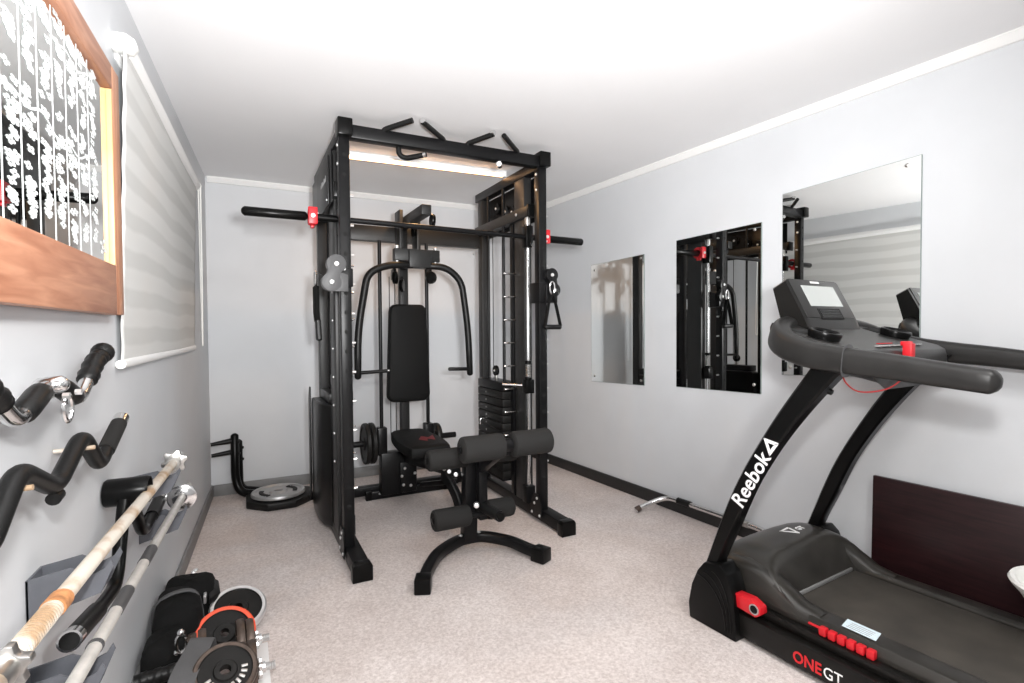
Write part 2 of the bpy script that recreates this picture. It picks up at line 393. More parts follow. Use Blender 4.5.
# ------------------------------------------------------------------ things hung on the left wall
# bent chrome cable bar with rubber grips
cb = thing('cable_bar', 'bent chrome cable bar with black rubber grips, hung highest below the framed mirror', 'gym bar', lw((1.228, 0, 1.03)))
def cb_path(sgn):
    return fillet([(1.228, .047, 1.052), (1.228+sgn*.05, .047, 1.045), (1.228+sgn*.145, .047, 1.008), (1.228+sgn*.26, .047, 1.085), (1.228+sgn*.315, .047, 1.098)], .03, 5)
MB(lw).tube(list(reversed(cb_path(-1)))+cb_path(1)[1:], .0135, seg=14).build('bar', M['chrome'], cb)
for sgn in (-1, 1):
    MB(lw).tube(fillet([(1.228+sgn*.035, .047, 1.05), (1.228+sgn*.08, .047, 1.033), (1.228+sgn*.128, .047, 1.014)], .02, 4), .019, seg=16, round_ends=True).build('grip', M['rubber'], cb)
    g = MB(lw); pts = []; rad = []
    for k in range(15):
        dd_ = .190+.118*k/14; zz = 1.008+(dd_-.145)*.67 if dd_ < .255 else 1.0817+(dd_-.255)*.25
        pts.append((1.228+sgn*dd_, .047, zz)); rad.append(.0190+.0020*math.cos(k*2.2))
    g.tube(pts, rad, seg=16, round_ends=True); g.build('grip', M['rubber'], cb)
    MB(lw).ball((1.228+sgn*.318, .047, 1.10), .024).build('end_knob', M['rubber'], cb)
    MB(lw).cyl((1.228+sgn*.032, .073, 1.036), (1.228+sgn*.032, .083, 1.036), .006, seg=6).build('bolt', M['zinc'], cb)
MB(lw).tube([(1.228, .02, 1.050), (1.228, .074, 1.056)], .017, seg=20, round_ends=True).build('swivel', M['chrome'], cb)
ring = MB(lw); ring.tube([(1.228+.021*math.cos(t*2*pi/20), .07, 1.010+.024*math.sin(t*2*pi/20)) for t in range(21)], .0045, seg=8, up=(0, 1, 0), caps=False); ring.build('eyelet', M['chrome'], cb)
MB(lw).tube([(1.228, .002, 1.03), (1.228, .05, 1.036)], .006, seg=8).build('hanging_peg', M['zinc'], cb)

# zig-zag curl bar on pegs
zb = thing('zigzag_bar', 'black zigzag curl bar with chrome ends hung on two short pegs', 'gym bar', lw((1.22, 0, .9)))
half = [(1.225, .05, .866), (1.375, .05, .935), (1.485, .05, .845), (1.545, .05, .872), (1.665, .05, .917)]
path = [(2.45-p[0], p[1], p[2]) for p in reversed(half)]+half[1:]
MB(lw).tube(fillet(path, .035, 6), .0160, seg=16).build('bar', M['rubber'], zb)
for sgn in (-1, 1):
    c = 1.225
    MB(lw).tube([(c+sgn*.312, .05, .868), (c+sgn*.43, .05, .913)], .0180, seg=16).build('grip', M['foam'], zb)
    MB(lw).tube([(c+sgn*.43, .05, .913), (c+sgn*.458, .05, .9245)], .0172, seg=16).build('end_cap', M['chrome'], zb)
    MB(lw).cyl((c+sgn*.155, .002, .905), (c+sgn*.155, .070, .907), .0045, seg=10).build('peg', M['rust'], zb, label='bare copper coloured peg')
bm_ = MB(lw); bm_.tube([(1.214, .05, .848), (1.236, .05, .852)], .012, seg=14); bm_.build('swivel_lug', M['rubber'], zb)

# W shaped handle with a sleeve that sticks out of the wall
wb = thing('landmine_handle', 'black W shaped row handle with a thick sleeve standing out from the wall', 'gym bar', lw((1.71, 0, .66)))
sl = MB(lw); sl.lathe([(.034, .004), (.0365, .008), (.0365, .098), (.034, .103), (.030, .103), (.030, .085), (0, .085)], (1.715, 0, .722), (-.03, 1, .0), 28)
sl.build('sleeve', M['plasticb'], wb)
for p in ([(1.690, .05, .705), (1.595, .05, .520), (1.46, .05, .530), (1.275, .05, .556)], [(1.745, .05, .705), (1.885, .05, .545), (1.99, .05, .556), (2.150, .05, .575)]):
    MB(lw).tube(fillet(p, .045, 6), .0155, seg=14).build('arm', M['plasticb'], wb)
    a, b = Vector(p[2]), Vector(p[3]); d = (b-a).normalized()
    MB(lw).tube([a+d*.02, b-d*.02], .0195, seg=16).build('grip', M['rubber'], wb)
    MB(lw).tube([b-d*.022, b+d*.002], .0205, seg=18).build('end_ring', M['chrome'], wb)
    MB(lw).tube([b+d*.0021, b+d*.0026], .0165, seg=16).build('end_plug', M['hole'], wb)

# J-shaped steel cups carrying the two barbells
def wall_cup(y, z, reach, label):
    # folded sheet: two notched cheeks, a wall plate and a floor; z is the underside of the bar
    o = MB(lw); t = .004; w = .068
    prof = [(.001, z-.004), (reach-.035, z+.006), (reach-.018, z-.004), (reach, z-.012), (reach+.016, z-.006), (reach+.026, z+.010), (reach+.030, z-.002), (reach+.010, z-.050), (.001, z-.080)]
    for ya in (y, y+w-t): o.prism(prof, lambda a, b, d: (d, a, b), ya, ya+t, 0)
    o.box(y, y+w, .001, .001+t, z-.080, z-.004, .0005)
    o.prism([(.001, z-.080), (reach+.010, z-.050), (reach+.012, z-.046), (.001, z-.074)], lambda a, b, d: (d, a, b), y+t, y+w-t, 0)
    return tag(o.build('barbell_bracket', M['bracket'], smooth=False), label, 'bracket', 'wall brackets for the barbells')
BR1, BR2 = .100, .100
wall_cup(1.235, .704, BR1, 'slate grey wall bracket under the rusty barbell, beside the W handle grip')
wall_cup(1.96, .692, BR1, 'slate grey wall bracket under the far collar of the rusty barbell')
wall_cup(1.17, .542, BR2, 'slate grey wall bracket under the thin grey barbell, lowest in view')
wall_cup(2.08, .530, BR2, 'slate grey wall bracket behind the collar of the thin grey barbell')

def star(o, p, ax, r, depth, n=6):
    ax = Vector(ax).normalized(); t = Vector((0, 0, 1)); x = ax.cross(t).normalized(); y = ax.cross(x); p = Vector(p)
    poly = []
    for k in range(n*4):
        rr = r*(1 if k % 4 in (0, 1) else .74); a = 2*pi*(k+.5)/(n*4); poly.append((rr*math.cos(a), rr*math.sin(a)))
    o.prism(poly, lambda a, b, d: p+x*a+y*b+ax*d, 0, depth, .0015)
b1 = thing('barbell', 'rusty cream old barbell with star collars on the wall brackets', 'barbell', lw((1.5, .1, .7)), 'barbells on the wall')
A0 = Vector((.62, BR1, .730)); A1 = Vector((2.17, BR1, .704)); dr = (A1-A0).normalized()
def on1(y): return A0+dr*((y-A0.x)/dr.x)
MB(lw).tube([on1(.62), on1(2.20)], .0150, seg=18, round_ends=True).build('bar', M['rust'], b1)
MB(lw).tube([on1(1.035), on1(1.07)], .0172, .0165, seg=18).build('rust_ring', M['rustring'], b1, label='orange rust ring')
for y, nm in ((2.105, 'nickel'), (.865, 'nickel')):
    o = MB(lw); star(o, on1(y), dr, .040 if y > 2 else .031, .016); o.tube([on1(y-.035), on1(y)], .0205, seg=18); o.build('star_collar', M[nm], b1, label='steel star collar')
MB(lw).tube([on1(2.165), on1(2.203)], .0155, seg=18).build('bar_tip', M['zinc'], b1)
th = MB(lw)
for k in range(20): th.tube([on1(.885+k*.0075), on1(.888+k*.0075)], .0156, seg=14)
th.build('thread', M['rust'], b1)
b2 = thing('barbell', 'thin grey barbell with dark bands and one chrome collar, under the rusty one', 'barbell', lw((1.6, .1, .55)), 'barbells on the wall')
B0 = Vector((.70, BR2, .562)); B1 = Vector((2.45, BR2, .540)); dr2 = (B1-B0).normalized()
def on2(y): return B0+dr2*((y-B0.x)/dr2.x)
MB(lw).tube([on2(.70), on2(2.42)], .0135, seg=18, round_ends=True).build('bar', M['bargrey'], b2)
for a, b in ((1.37, 1.47), (1.63, 1.73)):
    MB(lw).tube([on2(a), on2(b)], .0139, seg=18).build('dark_band', M['gunmetal'], b2, label='dark polished band')
MB(lw).tube([on2(1.225), on2(1.235)], .0142, seg=18).build('seam_ring', M['gunmetal'], b2)
o = MB(lw); o.lathe([(.0136, 0), (.030, 0), (.036, .004), (.047, .006), (.047, .018), (.034, .020), (.030, .050), (.0136, .045)], on2(2.235), dr2, 28); o.build('collar', M['chrome'], b2, label='round chrome collar')

# ------------------------------------------------------------------ ceiling light
lt = thing('ceiling_light', 'lit LED batten on the ceiling above the multi-gym', 'lamp', (1.0, 3.2, HC-.03))
def ltf(p): return Vector((1.01+p[0]-.06*p[1], 3.21+p[1]-.055*p[0], p[2]))
MB(ltf).box(-.49, .555, -.020, .020, HC-.022, HC, .003).build('housing', M['trimw'], lt)
d = MB(ltf); d.tube([(-.485, 0, HC-.026), (.55, 0, HC-.026)], .0165, .012, seg=16); d.build('diffuser', M['led'], lt)
for s_ in (-.50, .565): MB(ltf).box(s_-.012, s_+.012, -.021, .021, HC-.040, HC, .003).build('end_cap', M['trimw'], lt)

# ------------------------------------------------------------------ multi-gym (rack, smith bar, two weight stacks, chest press column)
G = thing('multi_gym', 'tall black multi-gym rack with guided bar, cable pulleys and chest press column', 'gym machine', (1.02, 3.0, 0))
XL, XR = .452, 1.566; hw = .026
S, SG = M['steel'], M['steel_grey']
def bolt(parent, p, ax, r=.009, m='zinc'):
    o = MB(); o.lathe([(0, .006), (r*.7, .0055), (r, .002), (r, 0)], p, ax, 12); return o.build('bolt', M[m], parent)
for x in (XL, XR):
    xb = .468 if x < 1 else 1.585
    rail = MB().box(xb-.0375, xb+.0375, 2.45, 3.60, .012, .078, .004).build('base_rail', S, G)
    for (ya_, yb2) in ((2.415, 2.465), (3.58, 3.63)):
        MB().prism([(-.046, 0), (.046, 0), (.046, .068), (.036, .084), (-.036, .084), (-.046, .068)], lambda a, b, d: (xb+a, d, b), ya_, yb2, .003).build('foot_cap', M['plasticb'], rail)
    up = MB().box(x-hw, x+hw, 2.65, 2.706, .078, 2.10, .004).build('front_upright', S, G)
    up.data.materials.append(M['hole']); bq = bmesh.new(); bq.from_mesh(up.data); iw = W[up.name].inverted()
    for k in range(20):
        vsx = [bq.verts.new(iw @ Vector((x+.0105*math.cos(2*pi*q/14), 2.6494, .28+k*.0955+.0105*math.sin(2*pi*q/14)))) for q in range(14)]
        bq.faces.new(vsx).material_index = 1
    bq.to_mesh(up.data); bq.free()
    MB().box(x-hw, x+hw, 2.832, 2.962, .078, 2.075, .004).build('middle_upright', SG, G)
    MB().box(x-hw, x+hw, 3.465, 3.535, .078, 2.075, .004).build('rear_upright', SG, G)
    MB().box(x-.03, x+.03, 2.66, 3.575, 2.072, 2.130, .004).build('top_side_beam', S, G)
    inx = x if x < 1 else x-.010
    sb = MB().box(inx-.032, inx+.032, 2.755, 3.56, 1.822, 1.888, .004).build('rod_beam', SG, G)
    MB().box(inx-.036, inx+.036, 2.745, 2.765, 1.817, 1.893, .004).build('beam_cap', M['plasticb'], sb)
    # corner cap on the upright
    MB().box(x-.034, x+.036, 2.612, 2.70, 2.085, 2.168, .006).build('corner_cap', M['plasticb'], G)
    # base gusset
    gp = MB(); sx = x-hw-.004 if x < 1 else x-hw-.004
    gp.prism([(2.63, .03), (2.76, .03), (2.76, .10), (2.72, .17), (2.66, .17), (2.63, .10)], lambda a, b, d: (d, a, b), sx-.003, sx+.001, 0)
    g_ = gp.build('gusset', S, G)
    for (yy, zz) in ((2.65, .05), (2.74, .05), (2.68, .145), (2.71, .11)): bolt(g_, (sx-.003, yy, zz), (-1, 0, 0))
# bolts on the inner and outer faces of the uprights
for x in (XL, XR):
    ups = [o for o in G.children if o.name.startswith('front_upright')]
    u_ = ups[0] if x < 1 else ups[1]
    for zz in (2.05, 1.96): bolt(u_, (x-hw, 2.68, zz), (-1, 0, 0)); bolt(u_, (x+hw, 2.68, zz), (1, 0, 0))
    for k in range(11):
        MB().cyl((x+hw, 2.680, .36+k*.145), (x+hw+.020, 2.680, .36+k*.145), .006, seg=8).build('stud', M['zinc'], u_)
mids = [o for o in G.children if o.name.startswith('middle_upright')]
for k in range(8):
    z = .48+k*.145
    o = MB(); o.tube([(XR-hw, 2.945, z), (XR-hw-.088, 2.945, z)], .007, seg=10, round_ends=True); o.build('safety_peg', M['chrome'], mids[1])
    o = MB(); o.tube([(XL+hw, 2.925, z), (XL+hw+.062, 2.925, z)], .007, seg=10, round_ends=True); o.build('safety_peg', M['chrome'], mids[0])
    bolt(mids[0], (XL-hw, 2.91, .45+k*.15), (-1, 0, 0), .007)
# rail of peg holes behind the middle upright
MB().box(XR-.02, XR+.02, 3.0, 3.04, .078, 1.83, .003).build('peg_strip', S, G)
MB().box(XL-.02, XL+.02, 3.0, 3.04, .078, 1.83, .003).build('peg_strip', S, G)
# front top beam with grips
tb = MB().box(XL+.03, XR-.03, 2.632, 2.692, 2.082, 2.145, .004).build('top_beam', S, G)
tips = [(.640, 2.66, .760, 2.535), (.965, 2.66, .812, 2.535), (1.09, 2.66, 1.195, 2.525), (1.405, 2.66, 1.252, 2.52)]
for k, (x0, y0, x1, y1) in enumerate(tips):
    gpth = fillet([(x0, y0-.01, 2.130), (x0+(x1-x0)*.06, y0-.02, 2.148), (x1, y1, 2.176)], .02, 3)
    gr = MB().tube(gpth, .0135, seg=12).build('pull_up_grip', M['rubber'], tb)
    if k in (1, 2):
        MB().tube([(x1-(x1-x0)*.08, y1+.012, 2.1825), (x1+(x1-x0)*.03, y1-.005, 2.1835)], .0142, seg=12).build('grip_end', M['chrome'], gr)
for (x0, y0, x1, y1) in ((.715, 2.69, .835, 2.60), (1.30, 2.69, 1.262, 2.60)):
    pass
for pth, end in (([(.725, 2.675, 2.10), (.728, 2.675, 2.045), (.76, 2.665, 2.028), (.845, 2.60, 2.040)], True), ([(1.30, 2.67, 2.10), (1.295, 2.66, 2.055), (1.262, 2.60, 2.050)], True)):
    gr = MB().tube(fillet(pth, .03, 5), .0135, seg=12).build('pull_up_grip', M['rubber'], tb)
    a, b = Vector(pth[-2]), Vector(pth[-1]); d = (b-a).normalized()
    MB().tube([b-d*.012, b+d*.004], .0142, seg=12).build('grip_end', M['chrome'], gr)
# rear cross beams
MB().box(XL+hw, XR-hw, 3.505, 3.565, 1.735, 1.835, .004).build('rear_beam', M['steel_grey'], G)
MB().box(XL+hw, XR-hw, 3.60, 3.66, .02, .08, .004).build('rear_floor_beam', S, G)
# guided bar
BY, BZ = 2.805, 1.716
sb = MB().tube([(XL-.02, BY, BZ), (XR+.06, BY, BZ-.010)], .0145, seg=18).build('smith_bar', S, G)
MB().tube([(.002, BY, BZ+.002), (.300, BY, BZ+.001)], .0245, seg=22, round_ends=True).build('sleeve', M['plasticb'], sb)
MB().tube([(.300, BY, BZ+.001), (XL-.02, BY, BZ)], .018, seg=20).build('shoulder', M['plasticb'], sb)
MB().tube([(1.655, BY, BZ-.012), (1.955, BY, BZ-.014)], .0245, seg=22, round_ends=True).build('sleeve', M['plasticb'], sb)
MB().tube([(XR, BY, BZ-.010), (1.66, BY, BZ-.012)], .018, seg=20).build('shoulder', M['plasticb'], sb)
for x in (XL+.012, XR-.018):
    MB().box(x-.024, x+.024, BY-.032, BY+.032, BZ-.075, BZ+.055, .006).build('carriage', M['plasticb'], sb)
for x in (XL+.022, XR-.018):
    rod = MB().cyl((x, BY, .085), (x, BY, 1.83), .0115, seg=18).build('guide_rod', M['chrome'], G)
    MB().cyl((x, BY, 1.78), (x, BY, 1.825), .017, seg=16).build('rod_bush', M['nickel'], rod)
    sp = MB(); sp.tube([(x+.0165*math.cos(t*.7), BY+.0165*math.sin(t*.7), .855+t*.0011) for t in range(72)], .0028, seg=6); sp.build('spring', M['nickel'], rod)
    MB().cyl((x, BY, .935), (x, BY, .955), .021, seg=16).build('spring_stop', M['plasticb'], rod)
    MB().cyl((x, BY, .84), (x, BY, .855), .021, seg=16).build('spring_stop', M['plasticb'], rod)
    MB().box(x-.028, x+.028, BY-.03, BY+.03, .755, .84, .006).build('safety_block', M['plasticb'], rod)
    o = MB(); o.tube([(x-.02, BY+.03, .80), (x-.12 if x > 1 else x+.12, BY+.11, .805)], .008, seg=10); (o.build('safety_pin', M['chrome'], rod) if x > 1 else o.bm.free())
    MB().box(x-.03, x+.03, BY-.03, BY+.03, .085, .19, .005).build('rod_foot', S, rod)
# weight stacks
for x in (XR,):
    st = MB().box(x-.075, x+.045, 3.05, 3.42, .155, .170, .003).build('stack_base', S, G)
    for k in range(11):
        MB().box(x-.078, x+.05, 3.04, 3.44, .172+k*.052, .172+k*.052+.049, .005).build('stack_plate', M['iron'], st)
    tp = MB().box(x-.078, x+.05, 3.04, 3.44, .745, .80, .006).build('stack_head', S, G)
    for yy in (3.13, 3.37):
        MB().cyl((x-.02, yy, .16), (x-.02, yy, 2.075), .010, seg=14).build('stack_rod', S, G)
    MB().lathe([(0, -.010), (.034, -.010), (.036, -.004), (.030, 0), (.036, .004), (.034, .010), (0, .010)], (x-.03, 3.24, .865), (1, 0, 0), 24).build('stack_pulley', M['plasticb'], tp)
    bolt(tp, (x-.041, 3.24, .865), (-1, 0, 0), .008)
    MB().box(x-.036, x-.024, 3.225, 3.255, .795, .835, .003).build('pulley_yoke', M['nickel'], tp)
    MB().cyl((x-.03, 3.275, .88), (x-.03, 3.275, 1.86), .003, seg=6).build('cable', M['rubber'], G)
    pin = MB(); pin.tube(fillet([(x-.078, 3.32, .53), (x-.115, 3.32, .53), (x-.115, 3.32, .49)], .012, 4), .006, seg=8); pin.build('selector_pin', M['chrome'], st)
    hd = MB()
    for k in range(11): hd.cyl((x-.078, 3.30, .197+k*.052), (x-.0795, 3.30, .197+k*.052), .006, seg=8)
    hd.build('plate_holes', M['grey_print'], st)
# pulley housings in the top frames
for x in (XR, XL):
    sx = 1 if x > 1 else -1
    pl = MB().box(x+sx*.034, x+sx*.040, 2.80, 3.58, 1.80, 2.07, .002).build('pulley_plate', S, G)
    for (yy, zz) in ((2.98, 1.99), (3.16, 1.93), (3.30, 1.98), (3.06, 1.91)):
        MB().lathe([(0, -.010), (.040, -.010), (.042, -.004), (.035, 0), (.042, .004), (.040, .010), (0, .010)], (x+sx*.018, yy, zz), (1, 0, 0), 24).build('pulley', M['plasticb'], pl)
        bolt(pl, (x+sx*.007, yy, zz), (-sx, 0, 0), .010)
    for (yy, zz) in ((2.90, 1.855), (3.50, 1.855), (3.575, 1.70), (3.575, 1.86)): bolt(G, ((x-.020-.012*0)-.024 if sx > 0 else x+.044, yy, zz), (-sx, 0, 0), .010)
# shroud over the hidden stack (camera side of the rack)
sh = MB().box(.404, .410, 2.86, 3.30, 1.80, 2.055, .002).build('shroud_panel', SG, G)
lg = MB()
for k, ch in enumerate((.030, .020, .030, .016, .026, .030, .020)):
    lg.box(.4025, .404, 2.93+k*.030, 2.93+k*.030+.014, 1.935, 1.935+ch, 0)
lg.build('panel_lettering', M['grey_print'], sh)
for yy in (2.90, 3.25): bolt(sh, (.404, yy, 1.83), (-1, 0, 0), .007)
lo = MB()
poly = [(.372, 3.455), (.372, 3.26), (.392, 3.13), (.43, 3.05), (.53, 3.05), (.53, 3.455)]
cx_, cy_ = .435, 3.30
rings = []
for (z, k) in ((.030, .82), (.045, .93), (.085, 1.0), (.40, 1.0), (.70, 1.0), (.725, .98), (.735, .90)):
    rings.append([(cx_+(a-cx_)*k, cy_+(b-cy_)*k, z) for a, b in poly])
lo.loft(rings); lo.build('stack_shroud', M['plasticb'], G, ang=25)
MB().prism([(3.44, .10), (3.44, .80), (3.47, .80), (3.52, .74), (3.52, .10)], lambda a, b, d: (d, a, b), .360, .368, .002).build('shroud_edge', S, G)
hd_ = MB().box(XL-.03, XL+.072, 3.08, 3.43, .738, .792, .006).build('stack_head', S, G)
for yy in (3.15, 3.36): MB().cyl((XL+.02, yy, .73), (XL+.02, yy, 2.075), .010, seg=14).build('stack_rod', S, G)
MB().lathe([(0, -.010), (.034, -.010), (.036, -.004), (.030, 0), (.036, .004), (.034, .010), (0, .010)], (XL+.02, 3.25, .855), (1, 0, 0), 24).build('stack_pulley', M['plasticb'], hd_)
MB().box(XL+.012, XL+.028, 3.235, 3.265, .79, .83, .003).build('pulley_yoke', M['nickel'], hd_)
MB().cyl((XL+.02, 3.285, .87), (XL+.02, 3.285, 1.86), .003, seg=6).build('cable', M['rubber'], G)
# chest press column
CX = .975
colm = MB().box(CX-.028, CX+.028, 3.49, 3.55, .06, 1.80, .004).build('column', SG, G)
for x in (CX-.045, CX+.072): MB().box(x-.012, x+.012, 3.38, 3.50, 1.60, 1.93, .003).build('column_plate', SG, G)
ta = MB().box(CX-.030, CX+.030, 2.99, 3.50, 1.825, 1.885, .004, Matrix.Rotation(.0, 3, 'X')).build('pulley_arm', SG, G)
for yy in (3.02, 3.40):
    pu = MB().lathe([(0, -.010), (.036, -.010), (.038, -.004), (.032, 0), (.038, .004), (.036, .010), (0, .010)], (CX+.045, yy, 1.80), (1, 0, 0), 24).build('pulley', M['plasticb'], ta)
    bolt(pu, (CX+.055, yy, 1.80), (1, 0, 0), .010)
    bolt(ta, (CX+.03, yy, 1.87), (1, 0, 0), .010)
br = MB(); br.box(CX-.14, CX+.15, 3.19, 3.25, 1.575, 1.650, .004); br.box(CX-.055, CX+.085, 3.165, 3.27, 1.535, 1.645, .004); br.box(CX-.03, CX+.03, 3.22, 3.50, 1.56, 1.62, .004)
brk = br.build('press_bracket', SG, G)
for x in (CX-.12, CX+.13):
    o = MB(); o.cyl((x, 3.22, 1.53), (x, 3.22, 1.665), .014, seg=14); o.build('pivot_pin', M['zinc'], brk)
    bolt(brk, (x, 3.22, 1.665), (0, 0, 1), .014)
arms = [fillet([(CX-.02, 3.19, 1.548), (.79, 3.17, 1.542), (.665, 3.17, 1.49), (.603, 3.17, 1.14), (.601, 3.17, .855)], .13, 8),
        fillet([(CX+.05, 3.19, 1.548), (1.16, 3.17, 1.545), (1.262, 3.17, 1.46), (1.305, 3.17, 1.15), (1.316, 3.17, .845)], .13, 8)]
for i, pth in enumerate(arms):
    a_ = MB().tube(pth, .0215, seg=18, round_ends=True).build('press_arm', M['rubber'], G)
    e_ = Vector(pth[-1])
    if i == 0:
        MB().tube([(.61, 3.17, .895), (.775, 3.17, .900)], .011, seg=14).build('handle', M['rubber'], a_)
        MB().tube([(.775, 3.17, .900), (.787, 3.17, .9003)], .0115, seg=14).build('handle_tip', M['chrome'], a_)
    else:
        MB().tube([(1.31, 3.17, .890), (1.165, 3.17, .895)], .013, seg=14, round_ends=True).build('handle', M['rubber'], a_)
# backrest pad
pd = []
def rrect(x0, x1, z0, z1, r, n=5):
    out = []
    for (cx, cz, a0) in ((x1-r, z1-r, 0), (x0+r, z1-r, pi/2), (x0+r, z0+r, pi), (x1-r, z0+r, 1.5*pi)):
        for k in range(n+1): out.append((cx+r*math.cos(a0+k*pi/2/n), cz+r*math.sin(a0+k*pi/2/n)))
    return out
def taper(pts, zlo, zhi, xc, ttop):
    return [(xc+(x-xc)*(1-ttop*max(0, (z-zlo)/(zhi-zlo))), z) for x, z in pts]
base = taper(rrect(CX-.145, CX+.145, .672, 1.315, .05), .672, 1.315, CX, .16)
mb = MB(); rings = []
for (y, k) in ((3.405, .90), (3.392, .965), (3.38, 1.0), (3.44, 1.0), (3.45, .96)):
    rings.append([(CX+(x-CX)*(1-(1-k)*1.0), y, .978+(z-.978)*(1-(1-k)*.5)) for x, z in base])
rings = [rings[0]]+rings
rings = []
for (y, dd) in ((3.378, .022), (3.372+.012, .008), (3.40, .0), (3.435, .0), (3.448, .006), (3.452, .016)):
    rings.append([(CX+(x-CX)*(1-dd/.145), y, .978+(z-.978)*(1-dd/.306)) for x, z in base])
mb.loft(rings); bp_ = mb.build('back_pad', M['vinyl'], G)
MB().box(CX-.05, CX+.05, 3.452, 3.492, .75, 1.2, .003).build('pad_mount', S, bp_)
# carriage rods and plate pegs beside the column
for x in (.813, 1.135):
    MB().cyl((x, 3.50, .30), (x, 3.50, 1.74), .0125, seg=14).build('slide_rod', S, G)
    cg = MB(); cg.box(x-.030, x+.030, 3.465, 3.535, .315, .50, .006); c_ = cg.build('slide_block', S, G)
    sg = -1 if x < 1 else 1
    MB().cyl((x+sg*.03, 3.50, .40), (x+sg*.20, 3.50, .40), .020, seg=16).build('plate_peg', S, c_)
MB().box(.80, 1.04, 3.46, 3.545, .05, .33, .006).build('carriage_housing', S, G)
for x in (.868, .905, .935): MB().cyl((x, 3.47, .45), (x, 3.47, 1.50), .0028, seg=6).build('cable', M['rubber'], G)
for (x, z, yy) in ((.895, 1.49, 3.42), (.94, 1.44, 3.42), (1.14, 1.50, 3.42)):
    p_ = MB().lathe([(0, -.012), (.040, -.012), (.043, -.005), (.036, 0), (.043, .005), (.040, .012), (0, .012)], (x, yy, z), (.9, -.45, 0) if x < 1 else (.3, -1, 0), 24).build('pulley', M['plasticb'], G)
    MB().box(x-.008, x+.008, yy+.0, yy+.08, z-.01, z+.06, .002).build('pulley_hanger', S, p_)
# outside pulley trolleys on the front uprights
def eight(c1, c2, r, n=16):
    d = Vector((c2[0]-c1[0], c2[1]-c1[1])); th = math.atan2(d.y, d.x); a0 = math.radians(42)
    pts = []
    for (c, t0) in ((c1, th), (c2, th+pi)):
        for k in range(n+1): t = t0+a0+k*(2*pi-2*a0)/n; pts.append((c[0]+r*math.cos(t), c[1]+r*math.sin(t)))
    return pts
tr = MB().box(XL-hw-.006, XL+hw+.006, 2.638, 2.762, 1.36, 1.45, .003).build('pulley_trolley', S, G)
cs = ((.405, 1.467), (.382, 1.380))
for (d0, d1) in ((2.622, 2.628), (2.658, 2.664)):
    MB().prism(eight(cs[0], cs[1], .0455), lambda a, b, d: (a, d, b), d0, d1, .0015).build('trolley_plate', M['gunmetal'], tr, label='grey pulley side plate')
MB().prism([(.385, 1.335), (.458, 1.335), (.458, 1.415), (.43, 1.425), (.40, 1.42)], lambda a, b, d: (a, d, b), 2.6225, 2.6275, .001).build('trolley_tab', M['gunmetal'], tr)
for (xx, zz) in cs:
    MB().lathe([(0, -.012), (.040, -.012), (.042, -.005), (.036, 0), (.042, .005), (.040, .012), (0, .012)], (xx, 2.643, zz), (0, 1, 0), 24).build('pulley', M['plasticb'], tr)
    bolt(tr, (xx, 2.622, zz), (0, -1, 0), .012)
kn = MB(); kn.lathe([(0, .03), (.014, .028), (.016, .012), (.008, .008), (.006, 0)], (XL-hw, 2.82, 1.42), (-1, 0, 0), 16); kn.build('locking_knob', M['plasticb'], tr)
for zz in (1.445, 1.365): bolt(tr, (XL-hw-.006, 2.66, zz), (-1, 0, 0), .009); bolt(tr, (XL-.01, 2.638, zz), (0, -1, 0), .009)
tr2 = MB().box(XR-hw-.006, XR+hw+.006, 2.638, 2.762, 1.30, 1.42, .003).build('pulley_trolley', S, G)
cs = ((1.612, 1.462), (1.628, 1.375))
for (d0, d1) in ((2.622, 2.628), (2.658, 2.664)):
    MB().prism(eight(cs[0], cs[1], .040), lambda a, b, d: (a, d, b), d0, d1, .0015).build('trolley_plate', S, tr2)
for (xx, zz) in cs:
    MB().lathe([(0, -.012), (.034, -.012), (.036, -.005), (.030, 0), (.036, .005), (.034, .012), (0, .012)], (xx, 2.643, zz), (0, 1, 0), 24).build('pulley', M['plasticb'], tr2)
    bolt(tr2, (xx, 2.622, zz), (0, -1, 0), .011)
MB().box(1.575, 1.655, 2.632, 2.70, 1.30, 1.41, .006).build('trolley_arm', S, tr2)

# red clips on the bar sleeves
def clip(x, label):
    o = thing('barbell_clip', label, 'barbell clip', (x, BY, BZ-.04), 'red clips on the guided bar')
    b = MB(); b.lathe([(.0255, -.018), (.040, -.018), (.043, -.014), (.043, -.006), (.036, 0), (.043, .006), (.043, .014), (.040, .018), (.0255, .018)], (x, BY, BZ-.006 if x > 1 else BZ), (1, 0, 0), 24, closed=True)
    b.build('clip_ring', M['red'], o)
    b = MB(); z = BZ-.006 if x > 1 else BZ
    b.box(x-.022, x+.022, BY-.050, BY-.030, z-.042, z+.042, .004); b.build('lever', M['red'], o)
    MB().cyl((x, BY-.046, z-.002), (x, BY-.054, z-.002), .010, seg=14).build('pin', M['zinc'], o)
    MB().box(x-.008, x+.008, BY-.020, BY+.015, z-.056, z-.040, .003).build('latch', M['red'], o)
clip(.318, 'red barbell clip on the bar sleeve beside the side wall blind')
clip(1.660, 'red barbell clip on the bar sleeve beside the mirrors')

